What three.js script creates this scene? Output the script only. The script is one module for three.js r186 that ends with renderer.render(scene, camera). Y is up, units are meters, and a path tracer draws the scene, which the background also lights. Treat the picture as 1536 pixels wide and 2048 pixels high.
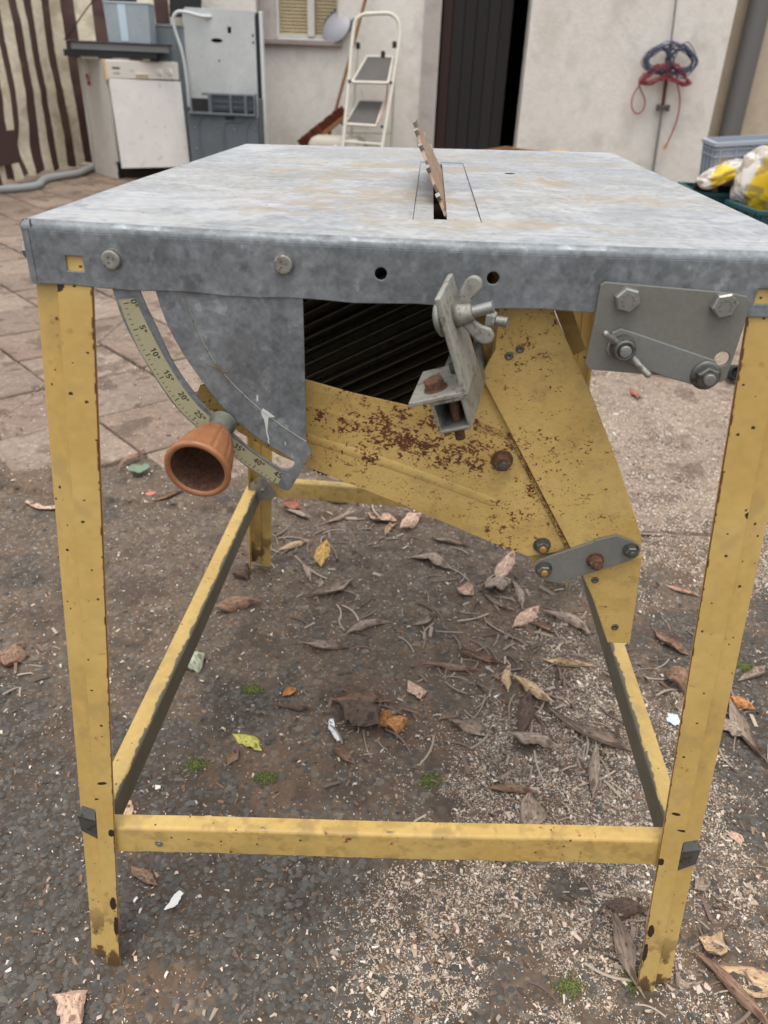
import * as THREE from 'three';
import { mergeGeometries, mergeVertices, toCreasedNormals } from 'three/addons/utils/BufferGeometryUtils.js';
import { RoundedBoxGeometry } from 'three/addons/geometries/RoundedBoxGeometry.js';

// ---------------------------------------------------------------- camera, sky, sun, exposure
const scene = new THREE.Scene();
const camera = new THREE.PerspectiveCamera(67.33, 0.75, 0.02, 300);
camera.rotation.order = 'YXZ';
camera.position.set(0.0019, 0.896, 0.5347);
camera.rotation.set(THREE.MathUtils.degToRad(-30.026), THREE.MathUtils.degToRad(2.0302), THREE.MathUtils.degToRad(2.2913));
camera.focus = 0.72;
camera.userData.fStop = 9;

const skyW = 128, skyH = 64, skyData = new Float32Array(skyW * skyH * 4);
for (let j = 0; j < skyH; j++) for (let i = 0; i < skyW; i++) {       // overcast: three times as bright overhead as at the horizon
  const el = ((j + 0.5) / skyH - 0.5) * Math.PI, s = Math.max(0, Math.sin(el));
  const L = 1.25 * (1 + 2 * s) / 3, k = (j * skyW + i) * 4;
  skyData[k] = L * 0.97; skyData[k + 1] = L; skyData[k + 2] = L * 1.05; skyData[k + 3] = 1;
}
const sky = new THREE.DataTexture(skyData, skyW, skyH, THREE.RGBAFormat, THREE.FloatType);
sky.mapping = THREE.EquirectangularReflectionMapping; sky.magFilter = THREE.LinearFilter; sky.needsUpdate = true;
scene.background = sky; scene.environment = sky;

const sun = new THREE.DirectionalLight(0xfff3e2, 1.1);
sun.position.set(-0.4, 7.5, 0.6); sun.target.position.set(0, 0, -1.5);
sun.castShadow = true; sun.shadow.radius = 45; sun.shadow.mapSize.set(2048, 2048);
Object.assign(sun.shadow.camera, { left: -7, right: 7, top: 7, bottom: -7, near: 0.5, far: 25 });
scene.add(sun, sun.target);

const renderer = new THREE.WebGLRenderer({ antialias: true });
renderer.setSize(768, 1024);
renderer.toneMapping = THREE.LinearToneMapping;
renderer.toneMappingExposure = 1.64;
renderer.shadowMap.enabled = true;

// ---------------------------------------------------------------- helpers
let seed = 20240611;
const rnd = () => { seed = (seed + 0x6D2B79F5) | 0; let t = Math.imul(seed ^ (seed >>> 15), 1 | seed); t = (t + Math.imul(t ^ (t >>> 7), 61 | t)) ^ t; return ((t ^ (t >>> 14)) >>> 0) / 4294967296; };
const rr = (a, b) => a + (b - a) * rnd();
const clamp = (x, a = 0, b = 1) => Math.min(b, Math.max(a, x));
const smooth = (a, b, x) => { const t = clamp((x - a) / (b - a)); return t * t * (3 - 2 * t); };
const mix = (a, b, t) => a + (b - a) * t;
const mix3 = (a, b, t) => [mix(a[0], b[0], t), mix(a[1], b[1], t), mix(a[2], b[2], t)];
const V = (x, y, z) => new THREE.Vector3(x, y, z);
const A3 = (a) => new THREE.Vector3(...a);

const LAT = 256, lat = new Float32Array(LAT * LAT);
for (let i = 0; i < lat.length; i++) lat[i] = rnd();
function vn(x, y, p) {                                   // value noise, period p lattice cells
  let xi = Math.floor(x), yi = Math.floor(y); const fx = x - xi, fy = y - yi;
  const x0 = ((xi % p) + p) % p & 255, x1 = (((xi + 1) % p) + p) % p & 255, y0 = ((yi % p) + p) % p & 255, y1 = (((yi + 1) % p) + p) % p & 255;
  const u = fx * fx * (3 - 2 * fx), v = fy * fy * (3 - 2 * fy);
  const a = lat[y0 * LAT + x0], b = lat[y0 * LAT + x1], c = lat[y1 * LAT + x0], d = lat[y1 * LAT + x1];
  return a + (b - a) * u + (c - a) * v + (a - b - c + d) * u * v;
}
function fbm(u, v, f, oct = 4, off = 0) {                // u, v in 0..1, tiles
  let s = 0, a = 0.5, t = 0;
  for (let o = 0; o < oct; o++) { s += a * vn(u * f + off * (o + 1) * 17.31, v * f + off * 9.7 * (o + 1), f); t += a; a *= 0.55; f *= 2; }
  return s / t;
}
function wn(x, z, f, oct = 3, off = 0) { return fbm(x / 16 + 0.5, z / 16 + 0.5, 16 * f, oct, off); }      // noise over the ground, f cells per metre

function texture(w, h, fn, srgb = true) {
  const d = new Uint8Array(w * h * 4);
  for (let j = 0; j < h; j++) for (let i = 0; i < w; i++) {
    const c = fn((i + 0.5) / w, (j + 0.5) / h), k = (j * w + i) * 4;
    if (typeof c === 'number') d[k] = d[k + 1] = d[k + 2] = clamp(c) * 255;
    else { d[k] = clamp(c[0]) * 255; d[k + 1] = clamp(c[1]) * 255; d[k + 2] = clamp(c[2]) * 255; }
    d[k + 3] = 255;
  }
  const t = new THREE.DataTexture(d, w, h, THREE.RGBAFormat);
  t.wrapS = t.wrapT = THREE.RepeatWrapping; t.magFilter = THREE.LinearFilter; t.minFilter = THREE.LinearMipmapLinearFilter; t.generateMipmaps = true;
  if (srgb) t.colorSpace = THREE.SRGBColorSpace;
  t.needsUpdate = true; return t;
}
const bumpTex = (w, h, fn) => texture(w, h, fn, false);
function rep(t, sx, sy = sx) { const c = t.clone(); c.repeat.set(1 / sx, 1 / sy); c.needsUpdate = true; return c; }      // tile size in metres

const mat = (o) => new THREE.MeshStandardMaterial({ roughness: 0.6, metalness: 0, ...o });
const rgb = (r, g, b) => new THREE.Color().setRGB(r / 255, g / 255, b / 255, THREE.SRGBColorSpace);

const taken = {};
function numbered(n) { if (!(n in taken)) { taken[n] = 0; return n; } taken[n]++; return n + '_' + String(taken[n]).padStart(3, '0'); }
function tag(o, label, category, group, kind) { if (label) o.userData.label = label; if (category) o.userData.category = category; if (group) o.userData.group = group; if (kind) o.userData.kind = kind; return o; }
function thing(name, label, category, pos = [0, 0, 0], group) { const g = new THREE.Group(); g.name = numbered(name); g.position.set(...pos); scene.add(g); return tag(g, label, category, group); }
function shade(m) { m.castShadow = m.receiveShadow = true; return m; }
function part(name, geo, m, parent) { const o = shade(new THREE.Mesh(geo, m)); o.name = name; parent.add(o); return o; }
function single(name, geo, m, label, category, group) { const o = part(numbered(name), geo, m, scene); return tag(o, label, category, group); }

// uv in metres from the dominant axis of each face
function triUV(g, rot = 0) {
  g = g.index ? g.toNonIndexed() : g; const p = g.attributes.position, uv = new Float32Array(p.count * 2);
  const a = V(), b = V(), c = V(), n = V(), cs = Math.cos(rot), sn = Math.sin(rot);
  for (let i = 0; i < p.count; i += 3) {
    a.fromBufferAttribute(p, i); b.fromBufferAttribute(p, i + 1); c.fromBufferAttribute(p, i + 2);
    n.crossVectors(b.clone().sub(a), c.clone().sub(a)); const x = Math.abs(n.x), y = Math.abs(n.y), z = Math.abs(n.z);
    [a, b, c].forEach((q, k) => { let u, v; if (y >= x && y >= z) { u = q.x; v = -q.z; } else if (x >= z) { u = q.z + q.x * 0.3; v = q.y; } else { u = q.x; v = q.y; } uv[(i + k) * 2] = u * cs - v * sn; uv[(i + k) * 2 + 1] = u * sn + v * cs; });
  }
  g.setAttribute('uv', new THREE.BufferAttribute(uv, 2)); return g;
}
const clean = (g) => { g = g.index ? g.toNonIndexed() : g; for (const k of Object.keys(g.attributes)) if (!['position', 'normal', 'uv'].includes(k)) g.deleteAttribute(k); if (!g.attributes.uv) g.setAttribute('uv', new THREE.BufferAttribute(new Float32Array(g.attributes.position.count * 2), 2)); g.morphAttributes = {}; return g; };
const merge = (...gs) => mergeGeometries(gs.flat().map(clean));
function box(w, h, d, x = 0, y = 0, z = 0, r = 0) { const g = r > 0 ? new RoundedBoxGeometry(w, h, d, 2, r) : new THREE.BoxGeometry(w, h, d); g.translate(x, y, z); return triUV(g); }
function plate(pts, z0, thick, holes = [], bevel = 0.0006) {        // outline in x, y; extruded towards +z from z0
  const s = new THREE.Shape(pts.map((p) => new THREE.Vector2(p[0], p[1])));
  for (const h of holes) s.holes.push(new THREE.Path(h.map((p) => new THREE.Vector2(p[0], p[1]))));
  const b = Math.min(bevel, thick * 0.45), g = new THREE.ExtrudeGeometry(s, { depth: thick - 2 * b, bevelEnabled: b > 0, bevelSize: b, bevelThickness: b, bevelOffset: -b, bevelSegments: 2, curveSegments: 12 });
  g.translate(0, 0, z0 + b); return triUV(g);
}
const circle = (x, y, r, n = 20, ry = r, a0 = 0) => Array.from({ length: n }, (_, i) => [x + r * Math.cos(a0 + i / n * 2 * Math.PI), y + ry * Math.sin(a0 + i / n * 2 * Math.PI)]);
function spline(pts, n) { const c = new THREE.CatmullRomCurve3(pts.map((p) => V(p[0], p[1], p[2] ?? 0)), false, 'centripetal'); return c.getPoints(n).map((p) => [p.x, p.y, p.z]); }
function tube(pts, r, seg = 24, rad = 8, closed = false) {
  const c = new THREE.CatmullRomCurve3(pts.map((p) => A3(p)), closed, 'centripetal'), g = new THREE.TubeGeometry(c, seg, r, rad, closed); const gs = [g];
  if (!closed) for (const t of [0, 1]) { const e = new THREE.SphereGeometry(r, rad, 6); e.translate(...c.getPoint(t).toArray()); gs.push(e); }
  return triUV(merge(gs));
}
function rod(a, b, r, rad = 10, r2 = r) { a = A3(a); b = A3(b); const d = b.clone().sub(a), g = new THREE.CylinderGeometry(r2, r, d.length(), rad); g.applyQuaternion(new THREE.Quaternion().setFromUnitVectors(V(0, 1, 0), d.clone().normalize())); g.translate(...a.add(b).multiplyScalar(0.5).toArray()); return triUV(g); }
function lathe(prof, n = 32) { return new THREE.LatheGeometry(prof.map((p) => new THREE.Vector2(...p)), n); }
// orient geometry built along +y so that +y points along dir, at pos
function aim(g, pos, dir, spin = 0) { g = g.clone(); if (spin) g.rotateY(spin); g.applyQuaternion(new THREE.Quaternion().setFromUnitVectors(V(0, 1, 0), A3(dir).normalize())); g.translate(...pos); return triUV(g); }
function loft(rings, capEnds = true) {                    // rings: arrays of [x,y,z]; closed loops; uv (loop length, height along)
  const n = rings[0].length, pos = [], uv = [], idx = []; let v = 0;
  rings.forEach((r, j) => {
    if (j) { const a = A3(r[0]), b = A3(rings[j - 1][0]); v += a.distanceTo(b); }
    let u = 0; for (let i = 0; i <= n; i++) { const q = r[i % n], q0 = rings[0]; if (i) u += A3(q0[i % n]).distanceTo(A3(q0[i - 1])); pos.push(...q); uv.push(u, v); }
  });
  for (let j = 0; j + 1 < rings.length; j++) for (let i = 0; i < n; i++) { const a = j * (n + 1) + i, b = a + 1, c = a + n + 1, d = c + 1; idx.push(a, b, c, b, d, c); }
  let g = new THREE.BufferGeometry(); g.setAttribute('position', new THREE.Float32BufferAttribute(pos, 3)); g.setAttribute('uv', new THREE.Float32BufferAttribute(uv, 2)); g.setIndex(idx);
  g = g.toNonIndexed(); g.computeVertexNormals(); const gs = [g];
  return gs[0];
}
function hexHead(af, h, n = 6, chamfer = true) {          // bolt head standing on y = 0
  const R = af / Math.sqrt(3), prof = chamfer ? [[0, 0], [R, 0], [R, h * 0.82], [R * 0.86, h], [0, h]] : [[0, 0], [R, 0], [R, h], [0, h]];
  const g = new THREE.LatheGeometry(prof.map((p) => new THREE.Vector2(...p)), n).toNonIndexed(); g.computeVertexNormals(); return g;
}
// mirror in x, keeping faces outward
function mirrorX(g) { g = clean(g.clone()); const p = g.attributes.position; for (let i = 0; i < p.count; i++) p.setX(i, -p.getX(i)); for (let i = 0; i < p.count; i += 3) { const a = [p.getX(i), p.getY(i), p.getZ(i)]; p.setXYZ(i, p.getX(i + 1), p.getY(i + 1), p.getZ(i + 1)); p.setXYZ(i + 1, ...a); } g.computeVertexNormals(); return triUV(g); }
const disc = (r, h, n = 24) => { const g = new THREE.CylinderGeometry(r * 0.97, r, h, n); g.translate(0, h / 2, 0); return g; };
function thread(r, len, pitch = 0.00125) { const prof = [[0, 0]]; for (let y = 0; y < len; y += pitch) { prof.push([r * 0.86, y], [r, y + pitch * 0.4], [r, y + pitch * 0.55]); } prof.push([r * 0.8, len], [0, len]); return lathe(prof, 18); }
const shift = (g, x, y, z) => { g = g.clone(); g.translate(x, y, z); return g; };

// ---------------------------------------------------------------- textures and materials
const flecks = (u, v, f, off) => { const n = vn(u * f + off * 13.7, v * f + off * 5.3, f); return n; };
// jittered cell pattern: distance to nearest and the cell's own random numbers
function cells(u, v, n, off = 0) {
  const x = u * n, y = v * n, xi = Math.floor(x), yi = Math.floor(y); let best = 9, b2 = 9, id = 0;
  for (let j = -1; j <= 1; j++) for (let i = -1; i <= 1; i++) {
    const cx = ((xi + i) % n + n) % n, cy = ((yi + j) % n + n) % n, k = ((cy * 131 + off * 57) & 255) * LAT + ((cx * 71 + off * 91 + cy) & 255), k2 = (k + 7919) % lat.length;
    const dx = xi + i + lat[k] - x, dy = yi + j + lat[k2] - y, d = dx * dx + dy * dy;
    if (d < best) { b2 = best; best = d; id = lat[(k + 3571) % lat.length]; } else if (d < b2) b2 = d;
  }
  return [Math.sqrt(best), Math.sqrt(b2), id];
}
const T = {};
T.galv = texture(1024, 1024, (u, v) => {                  // zinc spangle, 0.3 m a tile
  const wu = u + 0.012 * (fbm(u, v, 24, 3, 1) - 0.5), wv = v + 0.012 * (fbm(u, v, 24, 3, 2) - 0.5);
  const a = cells(wu, wv, 42, 1), b = cells(wu, wv, 19, 3), n = fbm(u, v, 8, 5, 3), f = fbm(u, v, 128, 2, 5);
  let l = 0.51 + 0.035 * (a[2] - 0.5) + 0.03 * (b[2] - 0.5) + 0.20 * (n - 0.5) + 0.13 * (fbm(wu, wv, 60, 3, 6) - 0.5) + 0.07 * (f - 0.5);
  const w = smooth(0.70, 0.78, fbm(u, v, 32, 3, 8)); l += 0.06 * w * (0.4 + a[2]);
  const d = smooth(0.66, 0.78, fbm(u, v, 16, 4, 11)); 
  return [l * 0.955 - 0.05 * d, l * 0.99 - 0.055 * d, l * 1.015 - 0.06 * d];
});
T.galvRough = bumpTex(512, 512, (u, v) => 0.42 + 0.35 * fbm(u, v, 16, 4, 21) + 0.08 * (cells(u, v, 42, 1)[2] - 0.5));
T.top = texture(1024, 1344, (u, v) => {                   // worn sheet: white smears, grey zinc, brown grime rubbed along the width
  const sx = fbm(u, v * 1, 6, 5, 31), st = fbm(u * 0.5, v, 40, 4, 33), big = fbm(u, v, 3, 4, 35), fine = fbm(u, v, 128, 2, 36);
  const wp = fbm(u, v, 7, 4, 34), w2 = fbm(u, v, 18, 3, 37);
  const streak = vn(u * 9 + 4 * wp, v * 34 + 9 * wp + 3 * w2, 256) * 0.4 + vn(u * 20 + 3 * w2, v * 88 + 12 * wp + 5 * w2, 256) * 0.3 + fbm(u, v, 80, 3, 39) * 0.3;
  let c = mix3([0.585, 0.585, 0.58], [0.57, 0.58, 0.592], smooth(0.35, 0.65, fbm(u, v, 4, 3, 32))); const scr = vn(u * 3.1 + 2 * w2, v * 210, 256), l = (sx - 0.5) * 0.09 + (fine - 0.5) * 0.12 + (st - 0.5) * 0.05 + 0.07 * smooth(0.80, 0.95, scr) - 0.06 * smooth(0.22, 0.06, scr); c = c.map((x) => x + l);
  c = mix3(c, [0.725, 0.722, 0.718], 0.55 * smooth(0.44, 0.72, streak * 0.6 + big * 0.4));
  const spots = [[0.42, 0.28, 0.19, 0.09], [0.33, 0.46, 0.16, 0.08], [0.55, 0.10, 0.22, 0.035], [0.72, 0.47, 0.10, 0.07], [0.45, 0.62, 0.25, 0.06], [0.85, 0.30, 0.18, 0.05], [0.30, 0.17, 0.12, 0.05], [0.62, 0.84, 0.25, 0.05], [0.86, 0.75, 0.2, 0.05]];
  let g = 0; for (const [a, b, w, h] of spots) { const d = ((u - a) / w) ** 2 + ((v - b) / h) ** 2; g = Math.max(g, Math.exp(-d * 1.1)); }
  const gn = vn(u * 16 + 5 * wp, v * 60 + 14 * wp + 6 * w2, 256) * 0.5 + fbm(u, v, 40, 4, 38) * 0.5; const grime = smooth(0.40, 0.80, Math.sqrt(g) * 0.5 + 0.95 * (gn - 0.5) + 0.16) * 0.6;
  c = mix3(c, [0.60, 0.525, 0.425], grime);
  const dk = smooth(0.60, 0.70, fbm(u, v, 9, 5, 41)) * 0.22; c = mix3(c, [0.45, 0.465, 0.48], dk);
  const pit = cells(u, v, 60, 7); if (pit[0] < 0.05 + 0.05 * w2 && pit[2] > 0.955) c = mix3(c, [0.22, 0.17, 0.13], 0.85);
  return c;
});
T.topRough = bumpTex(512, 512, (u, v) => 0.38 + 0.30 * fbm(u, v, 12, 5, 43) + 0.12 * vn(u * 10, v * 120, 256));
const YEL = [0.760, 0.643, 0.385], YEL2 = [0.728, 0.602, 0.342], RUST = [0.30, 0.17, 0.10], RUST2 = [0.42, 0.26, 0.14];
function paintCol(u, v, amount, speck, off, fr = 100) {             // chipped ochre paint; amount 0..1 raises rust
  const n = fbm(u, v, 8, 5, 51 + off), f = fbm(u, v, 128, 2, 53), d = fbm(u, v, 24, 4, 55 + off);
  let c = mix3(YEL, YEL2, smooth(0.35, 0.7, n)); c = c.map((x) => x * (0.965 + 0.07 * f));
  c = mix3(c, [0.55, 0.47, 0.32], 0.24 * smooth(0.54, 0.78, d));
  const r = 0.5 + 1.25 * (fbm(u, v, fr, 3, 57 + off) * 0.5 + fbm(u, v, Math.round(fr * 0.28), 3, 58 + off) * 0.3 + fbm(u, v, 8, 3, 59 + off) * 0.2 - 0.5), th = 0.80 - 0.33 * amount;
  c = mix3(c, [0.60, 0.44, 0.24], 0.55 * smooth(th - 0.10, th, r)); const rm = smooth(th - 0.02, th + 0.045, r); c = mix3(c, mix3(RUST, RUST2, fbm(u, v, 90, 2, 61)), rm);
  const s = cells(u, v, speck, 9 + off), cl = 0.90 + 0.10 * smooth(0.58, 0.44, fbm(u, v, 9, 3, 65 + off)); if (s[2] > cl && s[0] < (0.05 + 1.3 * (s[2] - 0.90)) * (0.5 + fbm(u, v, 120, 2, 64))) c = mix3(c, [0.17, 0.11, 0.07], 0.85);
  return c;
}
T.yellow = texture(1024, 1024, (u, v) => paintCol(u, v, 0.0, 70, 0));
T.yellowWorn = texture(1024, 1024, (u, v) => paintCol(u, v, 0.30, 90, 3));
T.leg = texture(256, 2048, (u, v) => {                    // u: round the section, 0.128 m; v: up the leg, 0.82 m
  let c = paintCol((u * 0.25) % 1, v, 0.02, 110, 5);
  const e = fbm(u * 0.25, v, 96, 3, 63), near = (x, w) => 1 - smooth(0, w * (0.25 + 1.7 * e * e), Math.abs(u - x));
  const edge = Math.max(near(0, 0.012), near(1, 0.012), near(0.5, 0.010)), low = smooth(0.16, 0.0, v) * smooth(0.45, 0.6, fbm(u * 0.3, v, 40, 4, 66));
  c = mix3(c, RUST, 0.92 * smooth(0.3, 0.6, edge)); for (const [a, b, ru, rv, k] of [[0.10, 0.925, 0.020, 0.0045, 0.3], [0.125, 0.742, 0.014, 0.0038, 0.25], [0.055, 0.345, 0.024, 0.0022, 0.18], [0.105, 0.318, 0.026, 0.0018, 0.16], [0.02, 0.262, 0.016, 0.006, 0], [0.03, 0.13, 0.022, 0.012, 0.1], [0.015, 0.085, 0.018, 0.02, 0], [0.14, 0.56, 0.008, 0.002, 0], [0.23, 0.66, 0.008, 0.0016, 0], [0.08, 0.83, 0.006, 0.0014, 0]]) { const du = (u - a) / ru, dv = (v - b + k * 0.2 * (u - a)) / rv; if (du * du + dv * dv < 0.55 + 0.9 * e) c = [0.19, 0.125, 0.085]; } c = mix3(c, [0.27, 0.19, 0.12], 0.8 * low);
  return c;
});
T.rail = texture(1024, 256, (u, v) => { let c = paintCol(u, v * 0.25, 0.10, 80, 6); const s = fbm(u, v * 0.25, 48, 4, 67); c = mix3(c, [0.52, 0.42, 0.25], 0.35 * smooth(0.52, 0.72, s)); const w = v * 0.15, e = fbm(u, v * 0.25, 60, 4, 68), ed = Math.max(0.45 * (1 - smooth(0, 0.0035, Math.abs(w - 0.0385))), 1 - smooth(0, 0.005, Math.abs(w - 0.0545)), 1 - smooth(0, 0.002, w)); c = mix3(c, mix3([0.33, 0.25, 0.17], [0.46, 0.41, 0.33], e), 0.9 * smooth(0.78, 0.86, ed * 0.45 + e * 0.85)); return c; });
T.sideRail = texture(1024, 256, (u, v) => {                // yellow flange, bare grey web; the paint ends in a flaked edge
  const w = v * 0.15, e = fbm(u, v * 0.25, 40, 4, 69), c = paintCol(u, v * 0.25, 0.08, 80, 6), g = mix3([0.36, 0.34, 0.285], [0.44, 0.415, 0.35], fbm(u, v * 0.25, 30, 4, 70));
  return mix3(g, c, smooth(-0.0004, 0.0004, w - 0.0345 - 0.009 * (e - 0.42)));
});
T.paintBump = bumpTex(512, 512, (u, v) => 0.5 + 0.4 * (fbm(u, v, 24, 4, 71) - 0.5) + 0.25 * (fbm(u, v, 96, 3, 73) - 0.5));
T.rust = texture(512, 512, (u, v) => mix3([0.24, 0.16, 0.12], [0.47, 0.33, 0.24], fbm(u, v, 24, 5, 75)).map((x) => x * (0.8 + 0.4 * fbm(u, v, 96, 2, 76))));
T.blade = texture(512, 512, (u, v) => { const n = fbm(u, v, 12, 5, 77); let c = mix3([0.50, 0.40, 0.33], [0.66, 0.57, 0.49], n); c = mix3(c, [0.55, 0.36, 0.20], smooth(0.58, 0.72, fbm(u, v, 20, 4, 78))); return mix3(c, [0.30, 0.21, 0.15], 0.7 * smooth(0.62, 0.75, fbm(u, v, 40, 3, 79))); });
T.steel = texture(512, 512, (u, v) => { const n = fbm(u, v, 10, 5, 81); let c = mix3([0.50, 0.50, 0.485], [0.62, 0.62, 0.60], n); c = c.map((x) => x + 0.05 * (fbm(u, v, 128, 2, 82) - 0.5)); return mix3(c, [0.36, 0.33, 0.29], 0.6 * smooth(0.60, 0.74, fbm(u, v, 22, 4, 83))); });
T.plaster = texture(1024, 1024, (u, v) => {               // 2.4 m a tile
  const n = fbm(u, v, 5, 5, 85), m = fbm(u, v, 64, 4, 86), d = fbm(u, v, 9, 5, 88);
  let c = mix3([0.84, 0.815, 0.78], [0.89, 0.87, 0.84], n).map((x) => x + 0.06 * (m - 0.5));
  c = mix3(c, [0.76, 0.72, 0.68], 0.42 * smooth(0.50, 0.78, d)); c = mix3(c, [0.72, 0.70, 0.67], 0.3 * smooth(0.60, 0.80, fbm(u, v, 14, 4, 90)));
  return c;
});
T.plasterBump = bumpTex(1024, 1024, (u, v) => 0.6 * fbm(u, v, 96, 4, 91) + 0.4 * fbm(u, v, 200, 2, 92));
T.wood = texture(256, 1024, (u, v) => { const g = vn(u * 40 + 5 * fbm(u, v, 4, 3, 93), v * 5, 256), n = fbm(u, v, 8, 4, 94); return mix3([0.42, 0.31, 0.21], [0.58, 0.45, 0.32], g * 0.6 + n * 0.4); });
T.darkWood = texture(256, 1024, (u, v) => { const g = vn(u * 50 + 4 * fbm(u, v, 4, 3, 95), v * 4, 256); return mix3([0.085, 0.062, 0.060], [0.120, 0.090, 0.085], g * 0.7 + 0.3 * fbm(u, v, 8, 4, 96)); });
T.dirtyWhite = texture(512, 512, (u, v) => { const n = fbm(u, v, 6, 5, 97); let c = mix3([0.83, 0.82, 0.80], [0.89, 0.885, 0.875], n); return mix3(c, [0.58, 0.53, 0.45], 0.30 * smooth(0.66, 0.84, fbm(u, v, 22, 5, 98))); });
T.sheet = texture(512, 512, (u, v) => { const n = fbm(u, v, 4, 4, 99), m = fbm(u, v, 48, 3, 100); return mix3([0.70, 0.715, 0.715], [0.80, 0.81, 0.81], n).map((x) => x + 0.05 * (m - 0.5)); });
T.plain = texture(512, 512, (u, v) => { const n = fbm(u, v, 5, 5, 101), m = fbm(u, v, 90, 2, 102); return mix3([0.50, 0.50, 0.485], [0.56, 0.56, 0.545], n).map((x) => x + 0.04 * (m - 0.5)); });
T.tread = bumpTex(256, 256, (u, v) => 0.5 + 0.5 * Math.sin(v * 60 * Math.PI));

const M = {};
M.galv = mat({ map: rep(T.galv, 0.3), roughnessMap: rep(T.galvRough, 0.3), roughness: 0.95, metalness: 0.55, bumpMap: rep(T.paintBump, 0.2), bumpScale: 0.0002 });
M.top = mat({ map: T.top, roughnessMap: rep(T.topRough, 0.5), roughness: 0.95, metalness: 0.35 });
M.yellow = mat({ map: rep(T.yellow, 0.5), roughness: 0.55, bumpMap: rep(T.paintBump, 0.1), bumpScale: 0.00015 });
M.yellowWorn = mat({ map: rep(T.yellowWorn, 0.4), roughness: 0.65, bumpMap: rep(T.paintBump, 0.1), bumpScale: 0.0003 });
M.leg = mat({ map: rep(T.leg, 0.154, 0.82), roughness: 0.52, bumpMap: rep(T.paintBump, 0.12), bumpScale: 0.00015 });
M.rail = mat({ map: rep(T.rail, 0.6, 0.15), roughness: 0.55, bumpMap: rep(T.paintBump, 0.12), bumpScale: 0.0002 });
M.sideRail = mat({ map: rep(T.sideRail, 0.6, 0.15), roughness: 0.6, bumpMap: rep(T.paintBump, 0.12), bumpScale: 0.0002 });
M.rust = mat({ map: rep(T.rust, 0.06), roughness: 0.9, bumpMap: rep(T.paintBump, 0.03), bumpScale: 0.0005 });
M.blade = mat({ map: rep(T.blade, 0.16), roughness: 0.6, metalness: 0.35 });
M.carbide = mat({ color: rgb(150, 146, 138), roughness: 0.35, metalness: 0.8 });
M.steel = mat({ map: rep(T.steel, 0.14), roughness: 0.42, metalness: 0.6 });
M.steelDark = mat({ map: rep(T.steel, 0.1), color: rgb(190, 190, 188), roughness: 0.45, metalness: 0.7 });
M.zinc = mat({ map: rep(T.steel, 0.08), color: rgb(255, 254, 250), roughness: 0.48, metalness: 0.5 });
M.castNut = mat({ map: rep(T.steel, 0.05), color: rgb(250, 248, 242), roughness: 0.5, metalness: 0.5, bumpMap: rep(T.paintBump, 0.02), bumpScale: 0.0004 });
M.brass = mat({ color: rgb(196, 150, 84), roughness: 0.4, metalness: 0.7 });
M.black = mat({ color: rgb(26, 26, 27), roughness: 0.55 });
M.darkPlastic = mat({ color: rgb(62, 64, 67), roughness: 0.5 });

// ================================================================ ground
const NX0 = -1.25, NX1 = 1.55, NZ0 = -2.6, NZ1 = 0.42;      // the part of the yard near the saw, modelled finely
const inSlabs = (x, z) => z < -1.06 + 0.12 * Math.min(0, x + 0.6);
function groundY(x, z) { const d = (-0.98 + 0.12 * Math.min(0, x + 0.6) - z) / 0.55, over = d > 0 ? 0.009 - 0.024 * clamp(d + 1.1 * (wn(x, z, 7, 4, 20) - 0.5)) : 0; return over + 0.0115 * (wn(x, z, 2.2, 3, 1) - 0.5) + 0.006 * (wn(x, z, 14, 3, 2) - 0.5) + 0.0046 * (wn(x, z, 55, 3, 3) - 0.5) - 0.001 + 0.0045 * dustiness(x, z); }
const sawdustSpots = [[0.2798, -0.4284], [0.3116, -0.3752], [0.1535, -0.1747], [0.2969, -0.2114], [0.2182, -0.2576], [0.081, 0.0218], [0.1451, -0.0637], [0.216, -0.0367], [0.7084, -1.6237], [0.6763, -1.8194], [0.8082, -1.4625], [0.5708, -0.9193], [0.4114, -0.0845], [0.4698, -0.146], [0.2551, -0.5666], [0.1077, 0.069], [0.3691, -0.3486], [0.4479, -0.4439], [0.0468, 0.0576], [0.2529, -0.1139], [0.2422, 0.0211], [0.7625, -0.9403], [0.4905, -0.9519], [0.6654, -1.06], [0.217, 0.0713], [0.3683, 0.0551], [0.1226, -0.1108], [0.6595, -1.2627]];
const sawdustR = [0.10, 0.11, 0.13, 0.10, 0.10, 0.10, 0.10, 0.11, 0.34, 0.30, 0.30, 0.20, 0.10, 0.12, 0.10, 0.08, 0.12, 0.10, 0.06, 0.10, 0.10, 0.16, 0.16, 0.18, 0.10, 0.12, 0.10, 0.22];
function dustiness(x, z) { let m = 0; sawdustSpots.forEach((p, i) => { const r = sawdustR[i], d = ((x - p[0]) ** 2 + (z - p[1]) ** 2) / (r * r); m += 0.62 * Math.exp(-d * 0.75); }); const n = wn(x, z, 7, 4, 6) * 0.55 + wn(x, z, 24, 3, 7) * 0.45; return clamp(m) * smooth(0.47, 0.66, n + 0.10 * Math.min(m, 1)); }

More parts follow.
